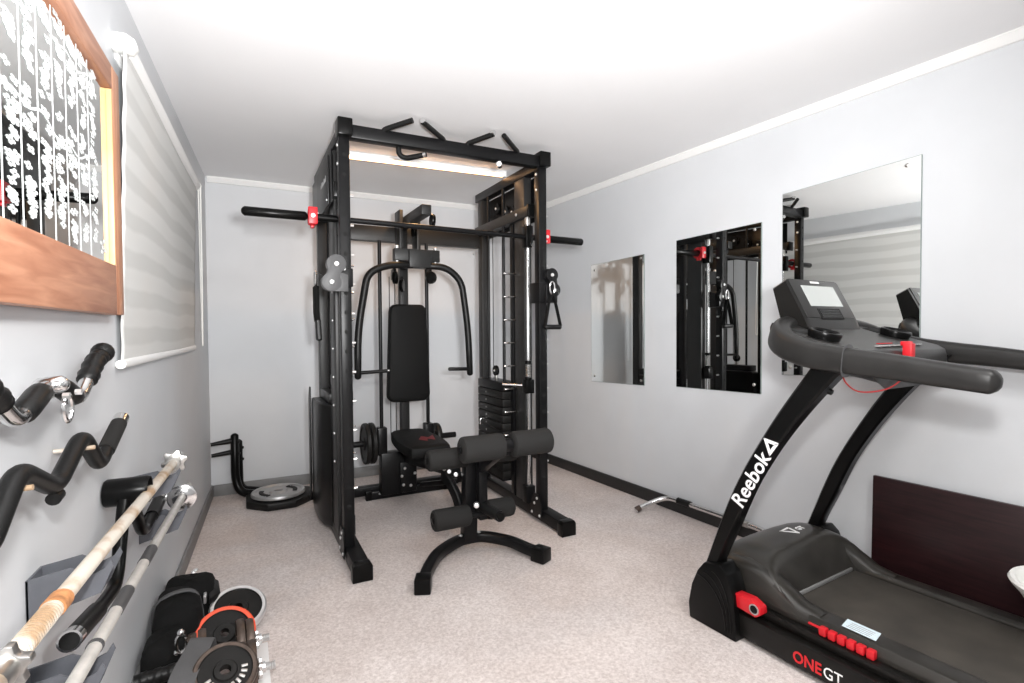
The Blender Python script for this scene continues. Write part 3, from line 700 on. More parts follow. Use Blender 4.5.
# D handle on the trolley facing the mirrors
dh = thing('cable_attachment', 'black D shaped cable handle hanging by a carabiner beside the mirrors', 'cable handle', (1.64, 2.6, 1.15))
k_ = MB(); k_.tube([(1.600+.016*math.cos(t*2*pi/18), 2.606, 1.385+.036*math.sin(t*2*pi/18)) for t in range(19)], .0048, seg=8, up=(0, 1, 0), caps=False); k_.build('carabiner', M['chrome'], dh)
for sg in (-1, 1):
    s_ = MB(); s_.tube([(1.600, 2.606, 1.355), (1.600+sg*.022, 2.606, 1.30), (1.600+sg*.052, 2.600, 1.165)], .004, .015, seg=8, up=(0, 1, 0), ex=4); s_.build('strap', M['fabricb'], dh)
MB().tube([(1.542, 2.600, 1.158), (1.658, 2.600, 1.158)], .0155, seg=16, round_ends=True).build('grip', M['rubber'], dh)
# strap handle on the other trolley
sh2 = thing('cable_attachment', 'black strap cable handle hanging by a chrome clip on the side facing the blind', 'cable handle', (.355, 3.0, 1.1))
k_ = MB(); k_.tube([(.356, 3.02+.018*math.cos(t*2*pi/18), 1.425+.040*math.sin(t*2*pi/18)) for t in range(19)], .0075, seg=8, up=(1, 0, 0), caps=False)
k_.box(.352, .362, 2.99, 3.06, 1.375, 1.385, .002); k_.build('carabiner', M['chrome'], sh2)
s_ = MB(); s_.tube([(.356, 3.02, 1.385), (.356, 3.015, 1.25), (.360, 3.01, 1.20)], .012, .055, seg=12, up=(0, 1, 0), ex=5); s_.build('strap', M['fabricb'], sh2)
s_ = MB(); s_.tube([(.362, 3.01, 1.215), (.368, 3.005, 1.09)], .016, .038, seg=12, up=(0, 1, 0), ex=3.5, round_ends=True); s_.build('grip', M['rubber'], sh2)
MB().tube([(.372, 3.02, 1.463), (.395, 2.86, 1.42), (.41, 2.80, 1.40)], .004, seg=6).build('cable_tail', M['rubber'], sh2)

# loose plates on the carriage pegs
def plate_on_peg(x0, R, n, label, yy=3.50, zz=.40):
    t = thing('weight_plate', label, 'weight plate', (x0, yy, zz-R), 'plates loaded on the press carriage')
    b = MB(); b.lathe([(.021, -.016), (.040, -.016), (.045, -.010), (R*.78, -.010), (R*.82, -.016), (R*.96, -.016), (R, -.009), (R, .009), (R*.96, .016), (R*.82, .016), (R*.78, .010), (.045, .010), (.040, .016), (.021, .016)], (x0, yy, zz), (1, 0, 0), 40, closed=True)
    b.build('disc', M['iron'], t)
    MB().lathe([(.0206, -.017), (.030, -.0175), (.030, .0175), (.0206, .017)], (x0, yy, zz), (1, 0, 0), 24, closed=True).build('hub', M['rubber'], t)
plate_on_peg(.745, .135, 1, 'black weight plate on the carriage peg, inner one of the pair by the rack upright')
plate_on_peg(.708, .135, 1, 'black weight plate on the carriage peg, outer one of the pair by the rack upright')
plate_on_peg(1.195, .095, 1, 'small black weight plate on the peg behind the bench seat')

# ------------------------------------------------------------------ weight bench with leg rollers
Bn = thing('weight_bench', 'black weight bench with foam leg rollers standing inside the multi-gym', 'bench', (1.0, 2.7, 0))
mb = MB(); outl = [(.835, 2.935), (.87, 2.90), (1.05, 2.90), (1.085, 2.935), (1.110, 3.15), (1.095, 3.42), (1.06, 3.49), (.90, 3.49), (.855, 3.42), (.825, 3.15)]
sm_ = catmull([(a, b, 0) for a, b in outl]+[(outl[0][0], outl[0][1], 0)], 3)[:-1]
rings = []
for (z, k) in ((.408, .93), (.415, .98), (.430, 1.0), (.452, 1.0), (.466, .965), (.474, .88), (.477, .6), (.478, .2)):
    rings.append([(.968+(p.x-.968)*k, 3.19+(p.y-3.19)*(1-(1-k)*.45 if k > .5 else k), z) for p in sm_])
mb.loft(rings); seat = mb.build('seat', M['vinyl'], Bn)
em = MB()
em.prism([(0, 0), (.035, .055), (.06, .02), (.10, .06), (.075, -.03), (.045, .0), (.03, -.04)], lambda a, b, d: (.945+a*1.2, 3.10+b*1.6, d), .4765, .479)
em.build('seat_emblem', M['dull_red'], seat)
MB().box(.93, 1.04, 2.95, 3.40, .385, .410, .003).build('seat_board', S, Bn)
MB().beam((.985, 3.52, .28), (1.0, 2.62, .40), .06, .07).build('main_beam', S, Bn)
MB().beam((.985, 3.46, .33), (.985, 3.56, .05), .07, .06).build('rear_leg', S, Bn)
rf = MB().box(.735, 1.285, 3.555, 3.625-.035, .0, .055, .005).build('rear_foot', S, Bn)
MB().box(.80, .90, 3.552, 3.5555, .032, .044, .0).build('foot_label', M['grey_print'], rf)
for sx in (.735, 1.285): MB().box(sx-.02, sx+.02, 3.548, 3.597, 0, .062, .004).build('foot_cap', M['plasticb'], rf)
for (xx, zz) in ((.93, .17), (.95, .22), (1.02, .18), (.99, .10), (.94, .11)): bolt(Bn, (xx, 3.44, zz), (0, -1, 0), .010)
MB().box(.92, 1.03, 3.44, 3.50, .06, .26, .004).build('rear_bracket', S, Bn)
MB().beam((1.04, 3.36, .12), (1.15, 3.0, .22), .03, .03).build('adjuster_strut', S, Bn)
# front post, gusset and arch foot
MB().beam((1.028, 2.515, .050), (1.028, 2.485, .475), .072, .060, up=(0, 1, 0)).build('front_post', S, Bn)
gs = MB(); gs.tube(catmull([(.945, 2.66, .37), (.96, 2.60, .34), (.985, 2.555, .26), (1.0, 2.53, .16)], 5), .018, .030, seg=10, ex=4); gs.build('post_gusset', S, Bn)
ar = MB(); pth = catmull([(.688, 2.205, .036), (.735, 2.30, .040), (.83, 2.43, .048), (.95, 2.50, .060), (1.03, 2.515, .062), (1.11, 2.50, .060), (1.21, 2.415, .048), (1.255, 2.31, .041), (1.292, 2.225, .036)], 5)
ar.tube(pth, .027, .024, seg=16, ex=5); foot = ar.build('arch_foot', S, Bn)
for (a, b, rz) in ((.686, 2.203, -.42), (1.294, 2.222, .42)):
    MB().box(a-.036, a+.036, b-.035, b+.045, .0, .068, .006, Matrix.Rotation(rz, 3, 'Z')).build('foot_cap', M['plasticb'], foot)
for sx in (-.05, .05): bolt(foot, (1.028+sx, 2.50, .088), (0, 0, 1), .011)
def foam(x0, x1, y, z, r, parent, dx=0):
    b = MB(); L = x1-x0
    b.lathe([(.016, 0), (r*.80, .0), (r*.95, .006), (r, .018), (r*.985, L*.5), (r, L-.018), (r*.95, L-.006), (r*.80, L), (.016, L)], (x0, y, z), (1, 0, 0), 32); fo = b.build('foam_roller', M['foam'], parent)
    o = MB(); o.lathe([(0, -.004), (.014, -.003), (.018, .0), (.018, .004)], (x0, y, z), (1, 0, 0), 16); o.build('end_plug', M['plasticb'], fo)
    o = MB(); o.lathe([(.018, -.004), (.018, .0), (.014, .003), (0, .004)], (x1, y, z), (1, 0, 0), 16); o.build('end_plug', M['plasticb'], fo)
# knee rollers on the post
ax = MB().cyl((.80, 2.45, .50), (1.28, 2.45, .50), .013).build('knee_axle', S, Bn)
foam(.788, 1.0, 2.45, .508, .052, ax); foam(1.06, 1.27, 2.45, .508, .052, ax)
# hold-down rollers on the raised arm
hz, hy = .620, 2.13
ax = MB().cyl((.83, hy, hz), (1.29, hy, hz), .014).build('hold_down_axle', S, Bn)
foam(.838, 1.040, hy, hz, .059, ax); foam(1.085, 1.286, hy, hz, .059, ax)
c_ = MB(); c_.cyl((1.036, hy, hz), (1.082, hy, hz), .030); c_.box(1.042, 1.076, hy-.010, hy+.06, hz-.045, hz+.025, .004); c_.build('axle_clamp', S, Bn)
MB().beam((1.060, 2.165, .600), (1.060, 2.43, .44), .040, .050, up=(0, 0, 1)).build('hold_down_arm', S, Bn)
# leg lever with ankle rollers
lv = MB(); lv.beam((1.062, 2.425, .52), (1.062, 2.415, .19), .045, .05, up=(0, 1, 0)); lever = lv.build('leg_lever', S, Bn)
ax = MB().cyl((.82, 2.40, .222), (1.24, 2.40, .222), .013).build('ankle_axle', S, lever)
b = foam(.797, .985, 2.40, .228, .052, Bn); foam(1.09, 1.235, 2.42, .228, .050, Bn)
pg = MB(); pg.tube([(1.062, 2.39, .255), (1.062, 2.205, .268)], .026, seg=22); pk = pg.build('lever_peg', M['rubber'], Bn)
MB().tube([(1.062, 2.206, .268), (1.062, 2.198, .2684)], .019, seg=20).build('peg_cap', M['plasticb'], pk)
o = MB(); o.lathe([(0, .030), (.012, .028), (.015, .012), (.015, 0)], (1.02, 2.39, .275), (-.4, -1, .15), 14); o.build('lever_knob', M['zinc'], Bn)
for (xx, yy, zz) in ((.955, 2.60, .40), (.985, 2.58, .385), (.935, 2.62, .415)):
    o = MB(); o.lathe([(0, .018), (.010, .016), (.013, .0)], (xx, yy, zz), (-.3, -1, .2), 12); o.build('bolt', M['zinc'], Bn)

# ------------------------------------------------------------------ plates on the floor, far corner
t = thing('weight_plate', 'black octagonal weight plate flat on the carpet under the silver plate', 'weight plate', (.205, 3.85, 0), 'plates on the floor in the corner')
pb = MB(); R = .222
o8 = [(R*math.cos(pi/8+k*pi/4), R*math.sin(pi/8+k*pi/4)) for k in range(8)]
pb.prism(o8, lambda a, b, d: (.205+a, 3.85+b, d), .0, .046, .007); pb.build('disc', M['iron'], t, ang=25)
MB().lathe([(.026, .0465), (.06, .0465), (.06, .050), (.026, .050)], (.205, 3.85, 0), (0, 0, 1), 28, closed=True).build('hub', M['iron'], t)
t = thing('weight_plate', 'silver round weight plate with raised lettering on top of the black plate', 'weight plate', (.195, 3.84, .05), 'plates on the floor in the corner')
sp = MB(); R = .168; z0 = .0505
sp.lathe([(.026, z0), (.155, z0), (R, z0+.006), (R, z0+.018), (R*.97, z0+.026), (R*.86, z0+.027), (R*.82, z0+.018), (.060, z0+.018), (.050, z0+.026), (.030, z0+.026), (.026, z0+.022)], (.195, 3.84, 0), (0, 0, 1), 48, closed=True)
sp.build('disc', M['silver'], t)
for sgn in (-1, 1):
    l_ = MB()
    for k in range(7):
        a = (pi/2 if sgn > 0 else pi*1.5)+(-.75+k*.25); a = (0 if sgn > 0 else pi)+.3+(-.6+k*.2)
        l_.box(.195+.105*math.cos(a)-.007, .195+.105*math.cos(a)+.007, 3.84+.105*math.sin(a)-.014, 3.84+.105*math.sin(a)+.014, z0+.018, z0+.024, .001, Matrix.Rotation(a+pi/2, 3, 'Z'))
    l_.build('raised_lettering', M['iron'], t)
# J shaped dip handles leaning in the corner
def dip(dx, dz, dy, label):
    t = thing('dip_handle', label, 'gym handle', (-.05+dx, 4.06, 0), 'dip handles in the corner')
    MB().tube(fillet([(-.062+dx, 4.06+dy, .450+dz), (-.062+dx, 4.055+dy, .14+dz), (-.035+dx, 4.03+dy, .045), (.08+dx, 3.985+dy, .031), (.125+dx, 3.97+dy, .031)], .09, 8), .027, seg=18, round_ends=True).build('tube', M['plasticb'], t)
    MB().tube([(-.205, 4.055+dy, .305+(dz+.05)*1.6), (-.075+dx, 4.06+dy, .320+(dz+.05)*1.6)], [.012, .019], seg=14).build('peg', M['rubber'], t)
    MB().tube([(-.207, 4.055+dy, .3049+(dz+.05)*1.6), (-.200, 4.055+dy, .3055+(dz+.05)*1.6)], .009, seg=12).build('peg_pin', M['zinc'], t)
    for z in (.39, .31): MB().lathe([(0, .010), (.009, .008), (.011, 0)], (-.062+dx+.0235, 4.06+dy-.004, z+dz), (1, -.4, 0), 12).build('bolt', M['rubber'], t)
dip(.0, .0, -.015, 'black J shaped dip handle in the corner, the front one with the higher peg')
dip(.022, -.055, .048, 'black J shaped dip handle in the corner, tucked behind with the lower peg')

# ------------------------------------------------------------------ lat bar along the right wall
lb = thing('lat_bar', 'chrome pull-down bar with black grip lying along the black baseboard', 'gym bar', (2.36, 2.2, 0))
pth = [(2.53, .235, .020), (2.52, .155, .045), (2.47, .052, .088), (2.30, .045, .090), (1.83, .040, .090), (1.77, .045, .075), (1.69, .090, .03)]
MB(rw).tube(fillet(pth, .06, 7), .0150, seg=14).build('bar', M['chrome'], lb)
MB(rw).tube([(2.38, .046, .090), (2.285, .044, .090)], .0195, seg=14).build('grip', M['rubber'], lb)
MB(rw).tube([(1.96, .041, .090), (1.90, .041, .090)], .0165, seg=14).build('sleeve', M['nickel'], lb)
MB(rw).tube([(2.53, .235, .020), (2.5265, .21, .029)], .0185, seg=14).build('end_cap', M['bronze'], lb)

# ------------------------------------------------------------------ board leaning on the right wall
bd = MB(rw)
def bdf(p): return rw((p[0], .024+p[1]+(.5-p[2])*.02, p[2]))
bd = MB(bdf); bd.box(.15, 1.303, 0, .018, .0, .502, .002)
tag(bd.build('wooden_board', M['mahog']), 'dark mahogany board leaning on the wall behind the treadmill', 'board')

# ------------------------------------------------------------------ treadmill
T = thing('treadmill', 'black folding treadmill with red side details beside the mirrored wall', 'treadmill', tmf((.36, -.6, 0)))
TMM = M['tm']
def P(f=tmf): return MB(f)
UR = .735
# base frame
for u0 in (-.005, UR-.055):
    fr = P().box(u0, u0+.06, -1.55, .05, .018, .104, .006).build('base_frame', TMM, T)
    if u0 < 0:
        def gt(off):
            return lambda x, y, z: (-.006-z, off-x*.86, .037+y)
        P().text('ONE', .052, gt(-.288), .0012).build('lettering', M['red_print'], fr, smooth=False)
        P().text('GT', .052, gt(-.386), .0).build('lettering', M['white_print'], fr, smooth=False)
for vv in (-1.45, -.02):
    P().box(.05, UR-.05, vv-.03, vv+.03, .02, .07, .005).build('cross_member', TMM, T)
for u0 in (.025, UR-.025):
    P().box(u0-.03, u0+.03, -1.58, -1.50, .0, .11, .008).build('rear_foot', M['plasticb'], T)
# curved uprights
edgeF = [(.090, .02), (.078, .173), (.049, .264), (-.036, .493), (-.102, .635), (-.181, .775), (-.244, .876), (-.336, 1.011), (-.362, 1.045)]
edgeB = [(.022, .02), (.012, .200), (-.012, .287), (-.068, .416), (-.133, .570), (-.199, .691), (-.265, .794), (-.337, .892), (-.405, .975), (-.462, 1.04)]
def resample(e, n=30):
    c = catmull([(a, b, 0) for a, b in e], 8); L = [0]
    for a, b in zip(c, c[1:]): L.append(L[-1]+(b-a).length)
    out = []; k = 0
    for q in range(n+1):
        t = L[-1]*q/n
        while k < len(L)-2 and L[k+1] < t: k += 1
        w_ = (t-L[k])/max(1e-9, L[k+1]-L[k]); p = c[k].lerp(c[k+1], min(1, w_)); out.append((p.x, p.y))
    return out
cf = resample(edgeF); cb2 = resample(edgeB)
def upright(u0, u1):
    o = P(); rings = []
    for (a, b) in zip(cf, cb2):
        d = .008
        rings.append([(u0+d, a[0], a[1]), (u1-d, a[0], a[1]), (u1, a[0]+(b[0]-a[0])*.12, a[1]+(b[1]-a[1])*.12), (u1, a[0]+(b[0]-a[0])*.88, a[1]+(b[1]-a[1])*.88),
                      (u1-d, b[0], b[1]), (u0+d, b[0], b[1]), (u0, a[0]+(b[0]-a[0])*.88, a[1]+(b[1]-a[1])*.88), (u0, a[0]+(b[0]-a[0])*.12, a[1]+(b[1]-a[1])*.12)])
    o.loft(rings); return o.build('upright', M['plasticb'], T, ang=40)
ul = upright(-.012, .048); ur = upright(UR-.048, UR+.012)
dd = Vector((.466, .885)).normalized(); nn = Vector((-dd.y, dd.x))
def glogo(x, y, z):   # text plane on the outer face of the near upright; reading direction runs up the post
    # follow the curve of the post a little
    q = Vector((.102, .491))+dd*x+nn*y
    return (-.013-z, -q.x, q.y)
P().text('Reebok', .076, glogo, .0010).build('lettering', M['white_print'], ul, smooth=False)
dl = P()
def tri(a, b, c):
    dl.prism([a, b, c] if not isinstance(a[0], tuple) else a, lambda x, y, d: glogo(x, y, d), 0, .0008)
def tri2(pts): dl.prism(pts, lambda a, b, d: (-.013-d, -a, b), 0, .0008)
A_, B_, C_ = Vector((.184, .766)), Vector((.241, .756)), Vector((.207, .705))
cen = (A_+B_+C_)/3; k_ = .40
a2, b2, c2 = [cen+(q-cen)*k_ for q in (A_, B_, C_)]
for (p, q, pi_, qi) in ((A_, B_, a2, b2), (B_, C_, b2, c2), (C_, A_, c2, a2)):
    d_ = (q-p)*.05
    tri2([tuple(p+d_), tuple(q-d_*.2), tuple(qi-d_*.2), tuple(pi_+d_)])
dl.build('emblem', M['white_print'], ul, smooth=False)
for (a, b) in ((-.405, .945),): P().lathe([(0, .012), (.009, .010), (.011, 0)], (.02, -.385, .945), (0, -1, -.4), 12).build('bolt', M['plasticb'], ul)
# wheel covers at the foot of the uprights
for u0, u1, ou in ((-.030, .055, -1), (UR-.055, UR+.030, 1)):
    pol = [(.118, .0), (.124, .06), (.108, .14), (.080, .205), (.050, .245), (-.020, .262), (-.050, .235), (-.078, .165), (-.090, .06), (-.090, .0)]
    wc = P().prism(pol, lambda a, b, d: (d, a, b), u0, u1, .006).build('wheel_cover', M['plasticb'], T, ang=30)
    o = P(); uo = u0 if ou < 0 else u1
    for k in range(3):
        pts = [(uo, .088-k*.032-.07*t*t, .225-.215*(1-t)-k*.0) for t in [1-i/8 for i in range(9)]]
        pts = [(uo, (.082-.034*k)+(-.130+.022*k)*math.sin(t*pi/2), (.190+.018*k)-(.165+.018*k)*(1-math.cos(t*pi/2))) for t in [i/10 for i in range(11)]]
        o.tube(pts, .0035, seg=6)
    o.build('rib', M['plasticb'], wc)
# deck, belt and side rails
P().box(.09, UR-.09, -1.52, .02, .11, .150, .004).build('deck', TMM, T)
b_ = P(); pr = [(-.10, .158), (-1.50, .158), (-1.53, .145), (-1.53, .12), (-1.50, .105), (-.10, .105)]
b_.prism(pr, lambda a, b, d: (d, a, b), .150, UR-.125, .002); b_.build('running_belt', M['belt'], T)
for sgn in (0, 1):
    def side(p, sgn=sgn): return tmf((p[0] if not sgn else UR-p[0], p[1], p[2]))
    rl = MB(side); rl.prism([(.062, .118), (.062, .150), (.076, .172), (.140, .176), (.152, .166), (.152, .118)], lambda a, b, d: (a, d, b), -1.53, -.14, .003)
    rail = rl.build('side_rail', M['tm_hood'], T, ang=30)
    MB(side).box(.03, .075, -1.50, -.02, .104, .135, .004).build('side_skirt', TMM, T)
    sp = MB(side)
    for k in range(6): sp.box(.040, .064, -.345-k*.0285-.024, -.345-k*.0285, .136, .164, .005)
    sp.box(.052, .062, -.345, -.305, .150, .156, .002)
    if sgn: sp.bm.free()
    else: sp.build('spring_block', M['red'], rail, label='red ribbed cushion block')
    lvv = MB(side); lvv.prism([(-.060, .125), (-.060, .172), (-.135, .176), (-.172, .160), (-.176, .135), (-.155, .118)], lambda a, b, d: (d, a, b), -.012, .030, .004); lv_ = lvv.build('fold_lever', M['red'], T, label='red folding lever')
    MB(side).cyl((-.014, -.150, .146), (-.010, -.150, .146), .014, seg=18).build('lever_pivot', M['plasticb'], lv_)
    MB(side).cyl((-.0135, -.150, .146), (-.0115, -.150, .146), .019, seg=18).build('pivot_ring', M['silver'], lv_)
st = P().prism([(.088, -.395), (.146, -.385), (.146, -.485), (.088, -.495)], lambda a, b, d: (a, b, .1762+d), 0, .0008).build('sticker', M['sticker'], T, smooth=False, label='pale blue paper sticker')
tx = P()
for k in range(4): tx.box(.096+k*.011, .099+k*.011, -.475, -.405, .1771, .1774, 0)
tx.build('sticker_print', M['grey_print'], st, smooth=False)
# motor hood
prof = [(.105, .118), (.108, .20), (.085, .262), (.02, .296), (-.06, .300), (-.115, .288), (-.160, .222), (-.190, .172), (-.195, .160)]
pc = [(p.x, p.y) for p in catmull([(a, b, 0) for a, b in prof], 4)]
hd = P(); rings = []
for (u0, ks, vs) in ((.070, .55, 1.35), (.085, .72, 1.22), (.115, .86, 1.10), (.155, .95, 1.02), (.20, .99, 1), (.29, 1.015, 1), (UR/2, 1.02, 1), (UR-.29, 1.015, 1), (UR-.20, .99, 1), (UR-.155, .95, 1.02), (UR-.115, .86, 1.10), (UR-.085, .72, 1.22), (UR-.070, .55, 1.35)):
    rings.append([(u0, .1+(v_-.1)*vs, .118+(z-.118)*ks) for v_, z in pc])
hd.loft(rings); hood = hd.build('motor_hood', M['tm_hood'], T, ang=50)
P().box(.165, UR-.165, -.199, -.190, .158, .172, .003).build('hood_lip', M['silver'], hood, label='bare worn lip')
o = P()
def gh(x, y, z): return (.33+y*.9+0*x, .045-x*1.0, .2985+z)
o = P()
for poly in ([(.30, -.01), (.335, -.055), (.345, -.05), (.318, -.008)], [(.305, -.005), (.36, .012), (.356, .02), (.300, .004)]):
    pass
c0 = (.40, -.03)
for poly in ([(-.040, .016), (-.028, .018), (.020, -.030), (.014, -.040)], [(-.040, .016), (.032, .024), (.030, .014), (-.022, .010)], [(.034, .016), (.020, -.036), (.012, -.026), (.022, .010)]):
    o.prism(poly, lambda a, b, d: (c0[0]+a, c0[1]+b, d), .3025, .3045)
o.text('GT', .035, lambda x, y, z: (c0[0]+.045+x, c0[1]-.02+y, .3035+z), .001)
o.build('hood_emblem', M['white_print'], hood, smooth=False)
# side fairings that run from the hood down on to the rails
for sgn in (0, 1):
    def side(p, sgn=sgn): return tmf((p[0] if not sgn else UR-p[0], p[1], p[2]))
    fa = MB(side); rings = []
    for (v_, zt, wi) in ((.02, .262, .150), (-.06, .270, .150), (-.13, .258, .150), (-.20, .222, .148), (-.26, .190, .148), (-.33, .178, .146)):
        rings.append([(.064, v_, .12), (.064, v_, zt-.030), (.080, v_, zt-.006), (.10, v_, zt), (wi-.012, v_, zt-.003), (wi, v_, zt-.02), (wi, v_, .12)])
    fa.loft(rings); fa.build('hood_fairing', M['tm_hood'], T, ang=50)
# console: handle bars, tray, pod
CU = UR/2
hpL = [(-.030, -.815, 1.009), (-.030, -.70, 1.022), (-.030, -.58, 1.036), (-.028, -.45, 1.048), (-.015, -.34, 1.062), (.02, -.245, 1.088), (.075, -.185, 1.118), (.15, -.155, 1.135), (.25, -.14, 1.142), (CU, -.135, 1.144)]
hp = hpL+[(UR-a, b, c) for a, b, c in reversed(hpL[:-1])]
ctl = catmull(hp, 4); n_ = len(ctl); hA = []; hB = []
for i in range(n_):
    t = min(i, n_-1-i)/(n_/2)
    hA.append(.026+.006*min(1, t*1.6)); hB.append((.030+.020*min(1, t*1.5)))
CON = P().tube(ctl, hA, hB, seg=20, ex=3.2, round_ends=True).build('handlebar', M['tm_console'], T, ang=50)
for uu in (-.030,):
    P().tube([(uu, -.4612, 1.047), (uu, -.4624, 1.0469)], .0321, .0501, seg=20, ex=3.2).build('seam', M['gunmetal'], CON)
tray = P(); rings = []
for (v_, zt, hwid) in ((-.155, 1.165, .30), (-.20, 1.150, .325), (-.28, 1.120, .335), (-.36, 1.098, .335), (-.44, 1.080, .30), (-.475, 1.066, .27), (-.485, 1.045, .25)):
    zb = zt-.075
    rings.append([(CU-hwid, v_, zb), (CU-hwid, v_, zt-.015), (CU-hwid+.012, v_, zt), (CU+hwid-.012, v_, zt), (CU+hwid, v_, zt-.015), (CU+hwid, v_, zb), (CU+hwid-.04, v_, zb-.02), (CU-hwid+.04, v_, zb-.02)])
tray.loft(rings); tr_ = tray.build('console_tray', M['tm_console'], T, ang=45)
for uu in (.115, UR-.115):
    v_, zz = -.315, 1.112
    cu = P(); cu.lathe([(.046, .0), (.052, .022), (.050, .030), (.044, .032), (.038, .026), (.036, .004), (0, .003)], (uu, v_, zz-.006), (0, -.28, 1), 28); cu.build('cup_holder', M['plasticb'], tr_)
    P().prism([(uu-.05, -.225), (uu+.045, -.215), (uu+.04, -.262), (uu-.03, -.272)], lambda a, b, d: (a, b, d+(b+.225)*.35), 1.136, 1.1425, .002).build('side_pocket', M['hole'], tr_)
# pod with screen
pod = P(); pol = [(-.138, 1.330), (-.085, 1.300), (-.125, 1.150), (-.24, 1.120), (-.215, 1.180)]
cS = [(.19, .9), (.20, 1.0), (UR-.20, 1.0), (UR-.19, .9)]
rings = []
for u0, k in ((.185, .90), (.195, .97), (.210, 1.0), (UR-.21, 1.0), (UR-.195, .97), (UR-.185, .90)):
    cv = -.155; cz = 1.23
    rings.append([(u0, cv+(a-cv)*k, cz+(b-cz)*k) for a, b in pol])
pod.loft(rings); pd_ = pod.build('display_pod', M['tm'], T, ang=30)
fd = Vector((0, -.077, -.150)).normalized(); fn = Vector((0, -.150, .077)).normalized()
def pf(a, b, d):   # point on the pod face: a across, b down the face
    q = Vector((a, -.138, 1.330))+fd*b+fn*d; return (q.x, q.y, q.z)
P().prism([(.200, .004), (UR-.200, .004), (UR-.200, .166), (.200, .166)], lambda a, b, d: pf(a, b, d), -.001, .0022, .001).build('pod_face', M['tm_console'], pd_)
P().prism([(.262, .028), (.488, .028), (.488, .118), (.262, .118)], lambda a, b, d: pf(a, b, d), .001, .004, .001).build('screen', M['lcd'], pd_, smooth=False, label='pale grey display glass')
P().prism([(.34, .008), (.40, .008), (.40, .016), (.34, .016)], lambda a, b, d: pf(a, b, d), .001, .0032).build('pod_badge', M['white_print'], pd_, smooth=False)
fd2 = Vector((0, -.025, -.060)).normalized(); fn2 = Vector((0, -.060, .025)).normalized()
ve = P()
for k in range(5): ve.prism([(.30, .134+k*.007), (.44, .134+k*.007), (.44, .138+k*.007), (.30, .138+k*.007)], lambda a, b, d: pf(a, b, d), .001, .005)
vb = P().prism([(.292, .128), (.448, .128), (.448, .172), (.292, .172)], lambda a, b, d: pf(a, b, d), .001, .0034).build('speaker_panel', M['hole'], pd_, smooth=False)
ve.build('speaker_grille', M['plasticb'], vb, smooth=False)
# raised shelf lips beside the pod
for uu in (.03, UR-.03):
    pass
bt = P()
for i in range(9): 
    bt.box(CU-.16+i*.036, CU-.135+i*.036, -.445+.0, -.430, 1.083, 1.0865, .001)
bt.build('button', M['grey_print'], tr_)
P().prism([(CU-.07, -.395), (CU+.03, -.395), (CU+.03, -.403), (CU-.07, -.403)], lambda a, b, d: (a, b, d), 1.089, 1.0915).build('button_strip', M['red_print'], tr_)
# red safety clip and cord
sc = P(); sc.box(CU-.085, CU-.055, -.505, -.478, 1.048, 1.094, .004); sc.box(CU-.080, CU-.060, -.500, -.470, 1.085, 1.10, .003)
sck = sc.build('safety_key', M['red'], T, label='red safety key')
P().tube(catmull([(CU-.07, -.50, 1.05), (CU-.10, -.50, 1.0), (.17, -.49, .955), (.08, -.45, .945), (.03, -.43, .975), (.02, -.42, 1.02)], 8), .0024, seg=6).build('safety_cord', M['redcord'], sck)

# ------------------------------------------------------------------ white basin on the treadmill
wbx, wby = 2.25, .620
w_ = MB(); w_.lathe([(0, .166), (.058, .166), (.066, .172), (.098, .245), (.132, .305), (.152, .328), (.158, .340), (.153, .349), (.141, .347), (.122, .300), (.088, .245), (.058, .182), (0, .180)], (wbx, wby, 0), (0, 0, 1), 48)
tag(w_.build('plastic_basin', M['whitepl']), 'white round plastic basin standing on the treadmill belt at the picture edge', 'basin')

# ------------------------------------------------------------------ heap beside the left wall
# black padded vest bundle
vs_ = thing('weight_vest', 'black padded bundle with straps lying along the wall behind the dumbbells', 'weight vest', (-.2, 2.3, 0))
def blob(cx, cy, cz, sx, sy, sz, rz, seed, name, m, parent):
    rnd = random.Random(seed); b = MB(); rings = []; nA = 20; nB = 9
    for j in range(nB):
        t = j/(nB-1); th = -pi/2+pi*t; rr = max(.02, abs(math.cos(th))**.35); zz = math.copysign(abs(math.sin(th))**.7, math.sin(th))
        ring = []
        for k in range(nA):
            a = 2*pi*k/nA; c, s2 = math.cos(a), math.sin(a)
            x = math.copysign(abs(c)**.55, c)*rr*sx; y = math.copysign(abs(s2)**.55, s2)*rr*sy
            f_ = 1+.06*math.sin(3*a+seed)+rnd.uniform(-.02, .02)
            x *= f_; y *= f_
            ring.append((cx+x*math.cos(rz)-y*math.sin(rz), cy+x*math.sin(rz)+y*math.cos(rz), max(.001, cz+zz*sz*(1+.05*math.sin(2*a+seed*2)))))
        rings.append(ring)
    b.loft(rings); return b.build(name, m, parent, ang=60)
blob(-.205, 2.40, .085, .088, .12, .084, .05, 1, 'padded_panel', M['fabricb'], vs_)
blob(-.225, 2.20, .100, .076, .13, .099, .05, 2, 'padded_panel', M['fabricb'], vs_)
blob(-.242, 2.02, .080, .064, .09, .079, .05, 3, 'padded_panel', M['fabricb'], vs_)
MB().prism([(-.225, 2.46), (-.17, 2.50), (-.105, 2.44), (-.095, 2.33), (-.130, 2.26), (-.135, 2.36), (-.16, 2.42)], lambda a, b, d: (a, b, d+(a+.2)*-.3), .135, .160, .006).build('flap', M['rubber'], vs_)
sb_ = MB(); sb_.tube(catmull([(-.300, 2.22, .03), (-.296, 2.225, .165), (-.230, 2.23, .204), (-.165, 2.24, .178), (-.147, 2.245, .05)], 6), .004, .014, seg=8, up=(0, 1, 0), ex=4); sb_.build('webbing', M['strap'], vs_)
bk = MB()
for (a, b, c) in ((-.195, 2.47, .170), (-.19, 2.50, .165)): bk.lathe([(0, .006), (.008, .005), (.010, 0)], (a, b, c), (0, 0, 1), 10)
